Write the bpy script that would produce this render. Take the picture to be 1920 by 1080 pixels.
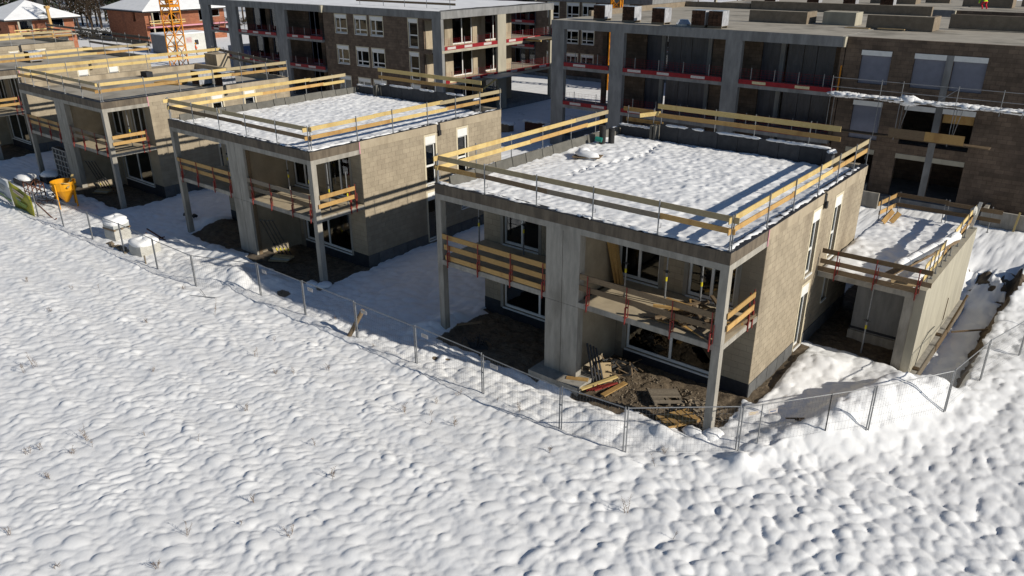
import bpy, math, random
import numpy as np
from mathutils import Vector, Matrix
R = math.radians
rng = random.Random(7)
sc = bpy.context.scene
for o in list(bpy.data.objects): bpy.data.objects.remove(o)

# ------------------------------------------------------------------ camera
PITCH, ROLL, YAW = 0.4080, -0.0031, 0.6854
CAM = Vector((8.602, -20.953, 14.661))
d = Vector((-math.sin(YAW)*math.cos(PITCH), math.cos(YAW)*math.cos(PITCH), -math.sin(PITCH)))
r = Vector((math.cos(YAW), math.sin(YAW), 0)); u = r.cross(d)
r2 = math.cos(ROLL)*r + math.sin(ROLL)*u; u2 = -math.sin(ROLL)*r + math.cos(ROLL)*u
cd = bpy.data.cameras.new('camera'); cam = bpy.data.objects.new('camera', cd); sc.collection.objects.link(cam)
cam.matrix_world = Matrix(((r2.x, u2.x, -d.x, CAM.x), (r2.y, u2.y, -d.y, CAM.y), (r2.z, u2.z, -d.z, CAM.z), (0, 0, 0, 1)))
cd.sensor_width = 36; cd.lens = 1443.35/1920*36; cd.clip_start = 0.1; cd.clip_end = 2000
sc.camera = cam
# ------------------------------------------------------------------ sky, sun, exposure
SUN_DIR = Vector((1.0, 0.158, 0.49)).normalized()
el = math.asin(SUN_DIR.z); az = math.atan2(SUN_DIR.x, SUN_DIR.y)
w = bpy.data.worlds.new('World'); sc.world = w; w.use_nodes = True
nt = w.node_tree; nt.nodes.clear()
sky = nt.nodes.new('ShaderNodeTexSky'); sky.sky_type = 'NISHITA'; sky.sun_disc = False
sky.sun_elevation = el; sky.sun_rotation = az; sky.altitude = 900; sky.air_density = 0.9; sky.dust_density = 0.05; sky.ozone_density = 2.5
bg = nt.nodes.new('ShaderNodeBackground'); bg.inputs[1].default_value = 0.07
wo = nt.nodes.new('ShaderNodeOutputWorld')
nt.links.new(sky.outputs[0], bg.inputs[0]); nt.links.new(bg.outputs[0], wo.inputs[0])
sl = bpy.data.lights.new('sun', 'SUN'); sun = bpy.data.objects.new('sun', sl); sc.collection.objects.link(sun)
sl.energy = 5.0; sl.angle = R(0.53); sl.color = (1.0, 0.935, 0.825)
sun.rotation_euler = (-SUN_DIR).to_track_quat('-Z', 'Y').to_euler(); sun.location = (30, 5, 40)
vs = sc.view_settings; vs.view_transform = 'Standard'; vs.look = 'None'; vs.gamma = 1; vs.use_curve_mapping = False
vs.exposure = -0.04
sc.cycles.max_bounces = 6; sc.cycles.diffuse_bounces = 3; sc.cycles.transparent_max_bounces = 12

# ------------------------------------------------------------------ materials
MATS = {}
def M(name, col, col2=None, rough=0.85, scale=2.0, stretch=(1, 1, 1), rnd=0.0, bump=0.0, bscale=20.0, metal=0.0, spec=0.25, lo=0.35, hi=0.65, stain=None, sscale=0.6, samt=0.5, brick=None):
    """base colour with a second tone through noise, tone per piece, optional stains with a shape of their own, fine relief"""
    m = bpy.data.materials.new(name); m.use_nodes = True; n = m.node_tree; N = n.nodes; L = n.links
    b = N['Principled BSDF']; b.inputs['Roughness'].default_value = rough; b.inputs['Metallic'].default_value = metal
    b.inputs['Specular IOR Level'].default_value = spec
    g = N.new('ShaderNodeNewGeometry'); mp = N.new('ShaderNodeMapping'); mp.inputs['Scale'].default_value = stretch
    L.new(g.outputs['Position'], mp.inputs['Vector'])
    no = N.new('ShaderNodeTexNoise'); no.inputs['Scale'].default_value = scale; no.inputs['Detail'].default_value = 5; no.inputs['Roughness'].default_value = 0.65
    L.new(mp.outputs[0], no.inputs['Vector'])
    cr = N.new('ShaderNodeValToRGB'); e = cr.color_ramp.elements
    c2 = col2 or tuple(c*0.75 for c in col)
    e[0].position = lo; e[1].position = hi; e[0].color = (*c2, 1); e[1].color = (*col, 1)
    L.new(no.outputs[0], cr.inputs[0]); out = cr.outputs[0]
    if stain:
        s = N.new('ShaderNodeTexNoise'); s.inputs['Scale'].default_value = sscale; s.inputs['Detail'].default_value = 4
        mp2 = N.new('ShaderNodeMapping'); mp2.inputs['Scale'].default_value = (1.3, 1.3, 0.45); L.new(g.outputs['Position'], mp2.inputs['Vector']); L.new(mp2.outputs[0], s.inputs['Vector'])
        rr = N.new('ShaderNodeMapRange'); rr.inputs[1].default_value = 0.52; rr.inputs[2].default_value = 0.66; rr.inputs[4].default_value = samt
        L.new(s.outputs[0], rr.inputs[0])
        mx = N.new('ShaderNodeMixRGB'); mx.inputs[2].default_value = (*stain, 1); L.new(rr.outputs[0], mx.inputs[0]); L.new(out, mx.inputs[1]); out = mx.outputs[0]
    if brick:       # far masonry: courses too small to pick apart
        sx = N.new('ShaderNodeSeparateXYZ'); L.new(g.outputs['Position'], sx.inputs[0]); ax = N.new('ShaderNodeMath'); ax.operation = 'ADD'; L.new(sx.outputs[0], ax.inputs[0]); L.new(sx.outputs[1], ax.inputs[1])
        cx = N.new('ShaderNodeCombineXYZ'); L.new(ax.outputs[0], cx.inputs[0]); L.new(sx.outputs[2], cx.inputs[1])
        bt = N.new('ShaderNodeTexBrick'); bt.inputs['Scale'].default_value = 1; bt.inputs['Brick Width'].default_value = .5; bt.inputs['Row Height'].default_value = .25; bt.inputs['Mortar Size'].default_value = .012
        bt.inputs['Color1'].default_value = (.82, .82, .82, 1); bt.inputs['Color2'].default_value = (1.18, 1.16, 1.14, 1); bt.inputs['Mortar'].default_value = (*[brick]*3, 1); L.new(cx.outputs[0], bt.inputs['Vector'])
        mb_ = N.new('ShaderNodeMixRGB'); mb_.blend_type = 'MULTIPLY'; mb_.inputs[0].default_value = 1; L.new(out, mb_.inputs[1]); L.new(bt.outputs[0], mb_.inputs[2]); out = mb_.outputs[0]
    if rnd:
        oi = N.new('ShaderNodeObjectInfo'); ad = N.new('ShaderNodeMath'); ad.operation = 'ADD'
        L.new(oi.outputs['Random'], ad.inputs[0]); L.new(g.outputs['Random Per Island'], ad.inputs[1])
        fr = N.new('ShaderNodeMath'); fr.operation = 'FRACT'; L.new(ad.outputs[0], fr.inputs[0])
        mr = N.new('ShaderNodeMapRange'); mr.inputs[3].default_value = 1-rnd; mr.inputs[4].default_value = 1+rnd; L.new(fr.outputs[0], mr.inputs[0])
        hv = N.new('ShaderNodeHueSaturation'); L.new(mr.outputs[0], hv.inputs['Value']); L.new(out, hv.inputs['Color']); out = hv.outputs[0]
    L.new(out, b.inputs['Base Color'])
    if bump:
        n2 = N.new('ShaderNodeTexNoise'); n2.inputs['Scale'].default_value = bscale; n2.inputs['Detail'].default_value = 4; L.new(g.outputs['Position'], n2.inputs['Vector'])
        bp = N.new('ShaderNodeBump'); bp.inputs['Strength'].default_value = bump; bp.inputs['Distance'].default_value = 0.05; L.new(n2.outputs[0], bp.inputs['Height']); L.new(bp.outputs[0], b.inputs['Normal'])
    MATS[name] = m; return m

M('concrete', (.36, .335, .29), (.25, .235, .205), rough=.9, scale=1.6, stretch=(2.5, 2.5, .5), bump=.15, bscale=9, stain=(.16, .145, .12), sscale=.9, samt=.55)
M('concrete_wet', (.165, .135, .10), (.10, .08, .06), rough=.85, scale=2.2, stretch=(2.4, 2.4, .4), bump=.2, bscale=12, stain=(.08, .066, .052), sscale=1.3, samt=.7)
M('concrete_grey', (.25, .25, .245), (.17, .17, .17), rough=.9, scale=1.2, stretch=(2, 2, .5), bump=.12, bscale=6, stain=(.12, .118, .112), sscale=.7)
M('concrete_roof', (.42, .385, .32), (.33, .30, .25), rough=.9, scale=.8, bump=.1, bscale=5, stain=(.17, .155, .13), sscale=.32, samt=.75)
M('concrete_lit', (.40, .37, .29), (.32, .295, .235), rough=.9, scale=1.0, stretch=(2, 2, .5), bump=.1, bscale=6, stain=(.27, .25, .2), sscale=.6)  # paler, warmer copy of the concrete, sunlight painted into its tone
M('block', (.35, .295, .215), (.28, .235, .17), rough=.95, scale=1.6, rnd=.065, bump=.2, bscale=16, stain=(.22, .18, .13), sscale=.42, samt=.75)
M('mortar', (.25, .21, .155), (.205, .17, .125), rough=.95, scale=5, bump=.2, bscale=30)
M('block_band', (.39, .33, .24), (.32, .265, .19), rough=.95, scale=2.5, stretch=(1, 1, .4), bump=.2, bscale=25, stain=(.19, .155, .11), sscale=.8, samt=.65)
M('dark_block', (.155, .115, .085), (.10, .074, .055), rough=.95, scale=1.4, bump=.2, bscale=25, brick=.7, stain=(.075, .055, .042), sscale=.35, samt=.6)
M('red_brick', (.36, .15, .082), (.23, .09, .052), rough=.95, scale=1.6, stretch=(1, 1, 3), rnd=.1, bump=.2, bscale=15, stain=(.17, .075, .05), sscale=.3, samt=.6)
M('membrane', (.032, .034, .04), (.02, .021, .025), rough=.7, scale=4, rnd=.18, bump=.1, bscale=15)
M('panel_grey', (.135, .13, .115), (.10, .097, .086), rough=.85, scale=3, rnd=.12, bump=.1, bscale=25)
M('panel_dark', (.06, .062, .066), (.042, .043, .047), rough=.8, scale=3, rnd=.15)
M('floor_screed', (.46, .385, .27), (.38, .315, .22), rough=.9, scale=1.5, stain=(.26, .22, .16), sscale=.8, samt=.5)
M('shaft_block', (.24, .195, .145), (.18, .145, .105), rough=.95, scale=2.5, rnd=.05, bump=.2, bscale=25)  # same block as the bands, darkened so the colour carries the shade
M('skirt', (.13, .132, .13), (.095, .096, .096), rough=.75, scale=3, rnd=.15)
M('wood_pale', (.40, .33, .20), (.31, .25, .15), rough=.8, scale=5, stretch=(1.5, 1.5, 9), rnd=.12, stain=(.26, .2, .12), sscale=1.2, samt=.5)
M('pvc', (.74, .74, .72), (.66, .66, .64), rough=.45, scale=3)
M('foam_edge', (.62, .56, .42), (.5, .43, .3), rough=.9, scale=14, bump=.3, bscale=40)
M('wood_new', (.60, .455, .20), (.51, .375, .15), rough=.75, scale=5, stretch=(1.5, 1.5, 9), rnd=.13, stain=(.36, .22, .07), sscale=1.6, samt=.4)
M('wood_orange', (.46, .29, .11), (.37, .225, .08), rough=.75, scale=5, stretch=(1.5, 1.5, 9), rnd=.18, stain=(.26, .13, .045), sscale=1.6, samt=.5)
M('wood_old', (.21, .15, .09), (.14, .10, .062), rough=.85, scale=6, stretch=(1.5, 1.5, 8), rnd=.25)
M('wood_grey', (.22, .185, .14), (.15, .125, .095), rough=.9, scale=6, stretch=(2, 2, 6), rnd=.25)
M('plywood', (.40, .30, .17), (.32, .24, .13), rough=.7, scale=3, rnd=.15)
M('steel', (.30, .31, .32), (.20, .205, .21), rough=.5, scale=8, metal=.5)
M('steel_dark', (.06, .06, .063), (.035, .035, .037), rough=.55, scale=8, metal=.4)
M('galv', (.30, .305, .31), (.22, .225, .23), rough=.45, scale=10, metal=.4)
M('wire', (.16, .165, .17), (.12, .125, .13), rough=.6, scale=10)
M('red_paint', (.27, .04, .03), (.18, .03, .025), rough=.55, scale=6, rnd=.15)
M('red_board', (.27, .014, .02), (.21, .011, .016), rough=.6, scale=3, rnd=.08)
M('board_label', (.58, .54, .51), (.42, .38, .36), rough=.7, scale=20)
M('board_cream', (.62, .55, .34), (.5, .44, .26), rough=.7, scale=8)
M('yellow_paint', (.62, .23, .01), (.52, .19, .009), rough=.5, scale=3, rnd=.05)
M('hopper_yellow', (.72, .33, .012), (.60, .26, .012), rough=.45, scale=3)
M('yellow_tag', (.75, .62, .03), rough=.5)
M('rust', (.14, .055, .03), (.085, .035, .022), rough=.9, scale=9, rnd=.3)
M('black_plastic', (.014, .014, .015), (.03, .03, .03), rough=.6, scale=8)
M('rubble', (.24, .195, .14), (.14, .11, .078), rough=.95, scale=7, rnd=.35, bump=.3, bscale=25)
M('bark', (.07, .048, .032), (.04, .028, .02), rough=.95, scale=6)
M('conifer', (.022, .032, .015), (.012, .018, .009), rough=.9, scale=.8, rnd=.45)
M('bush', (.05, .036, .022), (.028, .022, .013), rough=.95, scale=.8, rnd=.45)
M('dry_stalk', (.20, .13, .07), (.13, .085, .05), rough=.9, scale=9, rnd=.3)
M('tarp_white', (.50, .49, .45), (.42, .41, .375), rough=.75, scale=2.5, bump=.3, bscale=6)
M('tarp_grey', (.45, .46, .45), (.36, .37, .36), rough=.6, scale=2)
M('banner_green', (.38, .36, .035), (.31, .30, .03), rough=.6, scale=1.2, stretch=(1, 1, 1))
M('banner_pale', (.50, .52, .53), (.44, .46, .47), rough=.6, scale=1.2)
M('print_grey', (.32, .34, .32), rough=.6)
M('print_pink', (.62, .48, .42), rough=.6)
M('print_green', (.22, .36, .08), rough=.6)
M('plastic_film', (.06, .065, .085), (.028, .03, .042), rough=.35, scale=1.2, stretch=(3, 3, .35), bump=.5, bscale=2.5, spec=.5)
M('shutter', (.18, .19, .235), (.155, .163, .205), rough=.6, scale=2)
M('blue_paint', (.03, .09, .25), rough=.5)
M('teal', (.02, .20, .16), rough=.5)
M('pink_foam', (.62, .30, .36), (.55, .26, .31), rough=.85, scale=5)
M('pallet_brick', (.085, .042, .025), (.045, .025, .017), rough=.95, scale=6, rnd=.3)
M('film_clear', (.46, .47, .50), (.22, .22, .235), rough=.25, scale=2.5, stretch=(3, 3, .7), bump=.6, bscale=5, spec=.6)
M('zinc', (.55, .57, .6), (.42, .44, .46), rough=.35, scale=4, metal=.5)
M('hivis', (.42, .85, .02), rough=.8, rnd=.05)
M('red_cloth', (.75, .03, .06), rough=.85)
M('orange_cloth', (.85, .13, .03), rough=.85)
M('skin', (.45, .26, .18), rough=.6)
M('container_white', (.55, .55, .51), (.48, .48, .45), rough=.6, scale=1.5)
M('container_grey', (.17, .18, .19), rough=.6)
M('roof_edge', (.04, .04, .042), rough=.8)
M('ink_red', (.45, .03, .03), rough=.7)
M('ink_blue', (.05, .10, .22), rough=.7)
M('ink_dark', (.05, .05, .055), rough=.7)

def glass():
    m = bpy.data.materials.new('glass'); m.use_nodes = True; n = m.node_tree; N = n.nodes; L = n.links; N.remove(N['Principled BSDF'])
    fr = N.new('ShaderNodeFresnel'); fr.inputs[0].default_value = 1.9
    tr = N.new('ShaderNodeBsdfTransparent'); tr.inputs[0].default_value = (.42, .45, .44, 1)
    gl = N.new('ShaderNodeBsdfGlossy'); gl.inputs['Roughness'].default_value = .015; gl.inputs[0].default_value = (.85, .88, .9, 1)
    mx = N.new('ShaderNodeMixShader'); L.new(fr.outputs[0], mx.inputs[0]); L.new(tr.outputs[0], mx.inputs[1]); L.new(gl.outputs[0], mx.inputs[2])
    L.new(mx.outputs[0], N['Material Output'].inputs[0]); MATS['glass'] = m
glass()

def snow_mat(name, dirt=False):
    m = bpy.data.materials.new(name); m.use_nodes = True; n = m.node_tree; N = n.nodes; L = n.links; b = N['Principled BSDF']
    b.inputs['Roughness'].default_value = .75; b.inputs['Specular IOR Level'].default_value = .2
    g = N.new('ShaderNodeNewGeometry')
    no = N.new('ShaderNodeTexNoise'); no.inputs['Scale'].default_value = 1.1; no.inputs['Detail'].default_value = 6; L.new(g.outputs['Position'], no.inputs['Vector'])
    cr = N.new('ShaderNodeValToRGB'); e = cr.color_ramp.elements; e[0].position = .3; e[1].position = .6; e[0].color = (.77, .775, .78, 1); e[1].color = (.84, .845, .85, 1)
    L.new(no.outputs[0], cr.inputs[0]); out = cr.outputs[0]
    n2 = N.new('ShaderNodeTexNoise'); n2.inputs['Scale'].default_value = 14; n2.inputs['Detail'].default_value = 6; n2.inputs['Roughness'].default_value = .6; L.new(g.outputs['Position'], n2.inputs['Vector'])
    bp = N.new('ShaderNodeBump'); bp.inputs['Strength'].default_value = .22; bp.inputs['Distance'].default_value = .025; L.new(n2.outputs[0], bp.inputs['Height'])
    if dirt:
        at = N.new('ShaderNodeAttribute'); at.attribute_name = 'bare'
        n3 = N.new('ShaderNodeTexNoise'); n3.inputs['Scale'].default_value = 3.2; n3.inputs['Detail'].default_value = 8; n3.inputs['Roughness'].default_value = .7; L.new(g.outputs['Position'], n3.inputs['Vector'])
        c3 = N.new('ShaderNodeValToRGB'); f = c3.color_ramp.elements; f[0].position = .3; f[1].position = .7; f[0].color = (.065, .049, .034, 1); f[1].color = (.20, .155, .105, 1); L.new(n3.outputs[0], c3.inputs[0])
        ma = N.new('ShaderNodeMath'); ma.operation = 'MULTIPLY_ADD'; ma.inputs[1].default_value = .7; ma.inputs[2].default_value = -.35; L.new(n3.outputs[0], ma.inputs[0])
        ad = N.new('ShaderNodeMath'); ad.operation = 'ADD'; L.new(at.outputs['Fac'], ad.inputs[0]); L.new(ma.outputs[0], ad.inputs[1])
        mr = N.new('ShaderNodeMapRange'); mr.inputs[1].default_value = .42; mr.inputs[2].default_value = .52; L.new(ad.outputs[0], mr.inputs[0])
        mx = N.new('ShaderNodeMixRGB'); L.new(mr.outputs[0], mx.inputs[0]); L.new(out, mx.inputs[1]); L.new(c3.outputs[0], mx.inputs[2]); out = mx.outputs[0]
        b2 = N.new('ShaderNodeBump'); b2.inputs['Distance'].default_value = .12; L.new(mr.outputs[0], b2.inputs['Strength']); L.new(n3.outputs[0], b2.inputs['Height']); L.new(bp.outputs[0], b2.inputs['Normal']); bp = b2
    L.new(out, b.inputs['Base Color']); L.new(bp.outputs[0], b.inputs['Normal']); MATS[name] = m
snow_mat('snow'); snow_mat('snow_ground', True)

# ------------------------------------------------------------------ mesh helpers
COL = sc.collection
OFF = [0.0, 0.0, 0.0]
LOC = {}
class MB:
    def __init__(s): s.v = []; s.f = []
    def box(s, x0, y0, z0, x1, y1, z1):
        if x0 > x1: x0, x1 = x1, x0
        if y0 > y1: y0, y1 = y1, y0
        if z0 > z1: z0, z1 = z1, z0
        n = len(s.v); s.v += [(x0, y0, z0), (x1, y0, z0), (x1, y1, z0), (x0, y1, z0), (x0, y0, z1), (x1, y0, z1), (x1, y1, z1), (x0, y1, z1)]
        s.f += [(n, n+3, n+2, n+1), (n+4, n+5, n+6, n+7), (n, n+1, n+5, n+4), (n+1, n+2, n+6, n+5), (n+2, n+3, n+7, n+6), (n+3, n, n+4, n+7)]
        return s
    def frame(s, p0, p1, up=(0, 0, 1)):
        a = Vector(p0); b = Vector(p1); t = (b-a).normalized(); q = Vector(up)
        if abs(t.dot(q)) > .97: q = Vector((0, 1, 0)) if abs(t.z) > .9 else Vector((0, 0, 1))
        sd = t.cross(q).normalized(); return a, b, t, sd, sd.cross(t)
    def bar(s, p0, p1, wd, ht, up=(0, 0, 1)):
        a, b, t, sd, q = s.frame(p0, p1, up); n = len(s.v)
        for e in (a, b):
            for i, j in ((-1, -1), (1, -1), (1, 1), (-1, 1)): s.v.append(tuple(e+sd*(i*wd/2)+q*(j*ht/2)))
        s.f += [(n, n+1, n+2, n+3), (n+7, n+6, n+5, n+4)] + [(n+i, n+4+i, n+4+(i+1) % 4, n+(i+1) % 4) for i in range(4)]
        return s
    def tube(s, p0, p1, ra, rb=None, k=6):
        rb = ra if rb is None else rb; a, b, t, sd, q = s.frame(p0, p1); n = len(s.v)
        for e, rr in ((a, ra), (b, rb)):
            for i in range(k): c = 2*math.pi*i/k; s.v.append(tuple(e+sd*(rr*math.cos(c))+q*(rr*math.sin(c))))
        s.f += [tuple(range(n+k-1, n-1, -1)), tuple(range(n+k, n+2*k))] + [(n+i, n+(i+1) % k, n+k+(i+1) % k, n+k+i) for i in range(k)]
        return s
    def path(s, pts, ra, k=5):
        for a, b in zip(pts[:-1], pts[1:]): s.tube(a, b, ra, k=k)
        return s
    def poly(s, *p):
        n = len(s.v); s.v += [tuple(q) for q in p]; s.f.append(tuple(range(n, n+len(p)))); return s
    def lathe(s, c, prof, k=16):
        n = len(s.v)
        for (rr, z) in prof:
            for i in range(k): a = 2*math.pi*i/k; s.v.append((c[0]+rr*math.cos(a), c[1]+rr*math.sin(a), c[2]+z))
        for j in range(len(prof)-1):
            for i in range(k): s.f.append((n+j*k+i, n+j*k+(i+1) % k, n+(j+1)*k+(i+1) % k, n+(j+1)*k+i))
        return s
    def blob(s, c, rx, ry, rz, k=8, jit=.25, seed=0):
        q = random.Random(seed); n = len(s.v); rows = 5
        for j in range(rows+1):
            th = math.pi*j/rows
            for i in range(k):
                a = 2*math.pi*i/k; m = 1+jit*(q.random()-.5)*2 if 0 < j < rows else 1
                s.v.append((c[0]+rx*m*math.sin(th)*math.cos(a), c[1]+ry*m*math.sin(th)*math.sin(a), c[2]-rz*m*math.cos(th)))
        for j in range(rows):
            for i in range(k): s.f.append((n+j*k+i, n+j*k+(i+1) % k, n+(j+1)*k+(i+1) % k, n+(j+1)*k+i))
        return s
    def build(s, name, mat, parent=None, smooth=False, world=True):
        v = np.array(s.v, dtype=float) + np.array(OFF)
        if parent is not None: base = np.array(LOC[parent.name])
        else:
            mn, mx = v.min(0), v.max(0); base = np.array([(mn[0]+mx[0])/2, (mn[1]+mx[1])/2, mn[2]])
        me = bpy.data.meshes.new(name); me.from_pydata((v-base).tolist(), [], s.f)
        if smooth: me.polygons.foreach_set('use_smooth', [True]*len(me.polygons))
        me.materials.append(MATS[mat]); o = bpy.data.objects.new(name, me); COL.objects.link(o)
        if parent is not None: o.parent = parent; LOC[o.name] = LOC[parent.name]
        else: o.location = base; LOC[o.name] = tuple(base)
        return o
def tag(o, label, cat=None, group=None, kind=None):
    o['label'] = label
    if cat: o['category'] = cat
    if group: o['group'] = group
    if kind: o['kind'] = kind
    elif cat and o.name.split('_')[0] in ('roof', 'stair', 'light', 'ground'): o['kind'] = 'thing'
    return o
def thing(name, label, cat, loc=(0, 0, 0), group=None):
    o = bpy.data.objects.new(name, None); COL.objects.link(o); o.empty_display_size = .3
    o.location = (loc[0]+OFF[0], loc[1]+OFF[1], loc[2]+OFF[2]); LOC[o.name] = tuple(o.location)
    return tag(o, label, cat, group)
def structure(o): o['kind'] = 'structure'; return o
def offset(x=0, y=0, z=0): OFF[:] = [x, y, z]
def copy_thing(root, loc, rz=0.0, label=None, scale=None):
    c = root.copy(); COL.objects.link(c); c.location = loc; c.rotation_euler = (0, 0, rz)
    if scale: c.scale = (scale, scale, scale)
    if label: c['label'] = label
    for ch in root.children:
        k = ch.copy(); COL.objects.link(k); k.parent = c
        for g in ch.children:
            q = g.copy(); COL.objects.link(q); q.parent = k
    return c

class Face:
    """a vertical wall plane: axis 'y' faces -y (u = x), axis 'x' faces +x (u = y); n is outward"""
    def __init__(s, axis, pos): s.a = axis; s.p = pos
    def box(s, mb, u0, u1, n0, n1, z0, z1):
        if s.a == 'y': mb.box(u0, s.p-n1, z0, u1, s.p-n0, z1)
        else: mb.box(s.p+n0, u0, z0, s.p+n1, u1, z1)
        return mb
    def pt(s, u, n, z): return (u, s.p-n, z) if s.a == 'y' else (s.p+n, u, z)
def wall_cells(us, zs, holes):
    us = sorted(set(us+[h[i] for h in holes for i in (0, 1)])); zs = sorted(set(zs+[h[i] for h in holes for i in (2, 3)]))
    us = [q for q in us]; return us, zs
def wall(mb, F, u0, u1, z0, z1, holes, th=.3, n0=0.0):
    """one solid wall with openings, faces only where there is air"""
    holes = [(max(a, u0), min(b, u1), max(c, z0), min(e, z1)) for a, b, c, e in holes if b > u0 and a < u1 and e > z0 and c < z1]
    us = sorted({u0, u1} | {h[i] for h in holes for i in (0, 1)}); zs = sorted({z0, z1} | {h[i] for h in holes for i in (2, 3)})
    nu, nz = len(us)-1, len(zs)-1
    def solid(i, j):
        if i < 0 or j < 0 or i >= nu or j >= nz: return False
        cu, cz = (us[i]+us[i+1])/2, (zs[j]+zs[j+1])/2
        return not any(a < cu < b and c < cz < e for a, b, c, e in holes)
    P = F.pt; flip = F.a == 'x'
    for i in range(nu):
        for j in range(nz):
            if not solid(i, j): continue
            a, b, c, e = us[i], us[i+1], zs[j], zs[j+1]
            q = [(P(a, n0, c), P(b, n0, c), P(b, n0, e), P(a, n0, e)), (P(b, n0-th, c), P(a, n0-th, c), P(a, n0-th, e), P(b, n0-th, e))]
            if not solid(i-1, j): q.append((P(a, n0-th, c), P(a, n0, c), P(a, n0, e), P(a, n0-th, e)))
            if not solid(i+1, j): q.append((P(b, n0, c), P(b, n0-th, c), P(b, n0-th, e), P(b, n0, e)))
            if not solid(i, j-1): q.append((P(a, n0-th, c), P(b, n0-th, c), P(b, n0, c), P(a, n0, c)))
            if not solid(i, j+1): q.append((P(a, n0, e), P(b, n0, e), P(b, n0-th, e), P(a, n0-th, e)))
            for f in q: mb.poly(*f)
    return mb
def window(par, F, u0, u1, z0, z1, mull=(), rec=.12, fr=.085, transom=None, box=0.0, surround=0.0, glassy=True, matf='pvc', sill=True):
    """window part: frame mesh, panes, shutter box, sill and plaster surround as its pieces"""
    m = MB(); d0, d1 = -rec-.07, -rec; zt = z1-box
    F.box(m, u0, u0+fr, d0, d1, z0, zt); F.box(m, u1-fr, u1, d0, d1, z0, zt)
    F.box(m, u0+fr, u1-fr, d0, d1, z0, z0+fr*1.3); F.box(m, u0+fr, u1-fr, d0, d1, zt-fr, zt)
    xs = [u0+fr]
    for q in mull: F.box(m, q-fr*.6, q+fr*.6, d0, d1, z0+fr*1.3, zt-fr); xs += [q-fr*.6, q+fr*.6]
    xs.append(u1-fr)
    zb = [z0+fr*1.3, zt-fr]
    if transom:
        for a, b in zip(xs[0::2], xs[1::2]): F.box(m, a, b, d0, d1, transom-.05, transom+.05)
        zb = [z0+fr*1.3, transom-.05, transom+.05, zt-fr]
    wd = m.build('window', matf, par)
    if glassy:
        for a, b in zip(xs[0::2], xs[1::2]):
            for c, e in zip(zb[0::2], zb[1::2]):
                g = MB(); F.box(g, a, b, d0+.025, d0+.04, c, e); g.build('pane', 'glass', wd)
    if box:
        g = MB(); F.box(g, u0, u1, -rec-.07, .012, zt+.002, z1); g.build('shutter_box', 'pvc', wd)
    if sill:
        g = MB(); F.box(g, u0-.02, u1+.02, -rec, .05, z0-.06, z0-.003); g.build('sill', 'pvc' if sill is True else sill, wd)
    if surround:
        g = MB(); q = surround
        F.box(g, u0-q, u0-.003, -.05, .016, z0-.06, z1+q); F.box(g, u1+.003, u1+q, -.05, .016, z0-.06, z1+q); F.box(g, u0-.003, u1+.003, -.05, .016, z1+.003, z1+q)
        g.build('surround', 'foam_edge', wd)
    return wd
BLK = {}
def blocks(par, F, u0, u1, z0, z1, holes, bl=.5, bh=.25, mat='block', name='block', limit=300, keep=None, proud=.012):
    """running-bond masonry: each block a piece, the far ones joined"""
    items = []; row = 0; z = z0
    while z < z1-.02:
        ze = min(z+bh, z1); a = u0-(bl/2 if row % 2 else 0)
        while a < u1-.01:
            b = a+bl; segs = [(max(a, u0), min(b, u1))]
            for (h0, h1, h2, h3) in holes:
                if h3 <= z+.03 or h2 >= ze-.03: continue
                ns = []
                for (p, q) in segs:
                    if q <= h0 or p >= h1: ns.append((p, q)); continue
                    if p < h0: ns.append((p, h0))
                    if q > h1: ns.append((h1, q))
                segs = ns
            for (p, q) in segs:
                if q-p > .06: items.append((p, q, z, ze))
            a = b
        z = ze; row += 1
    items.sort(key=keep or (lambda t: t[0]))
    rest = MB(); base = LOC[par.name]
    for i, (p, q, c, e) in enumerate(items):
        g = .007
        if i < limit:
            key = (F.a, round(q-p, 3), round(e-c, 3), mat)
            if key not in BLK:
                t = MB(); (t.box(-(q-p)/2+g, -proud, -(e-c)/2+g, (q-p)/2-g, .05, (e-c)/2-g) if F.a == 'y' else t.box(-.05, -(q-p)/2+g, -(e-c)/2+g, proud, (q-p)/2-g, (e-c)/2-g))
                me = bpy.data.meshes.new(name); me.from_pydata(t.v, [], t.f); me.materials.append(MATS[mat]); BLK[key] = me
            o = bpy.data.objects.new(name, BLK[key]); COL.objects.link(o); o.parent = par
            c0 = np.array(F.pt((p+q)/2, 0, (c+e)/2))+np.array(OFF)-np.array(base); o.location = c0
        else: F.box(rest, p+g, q-g, -.05, proud, c+g, e-g)
    if rest.v: o = rest.build(name+'_courses', mat, par); o['kind'] = 'stuff'

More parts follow.
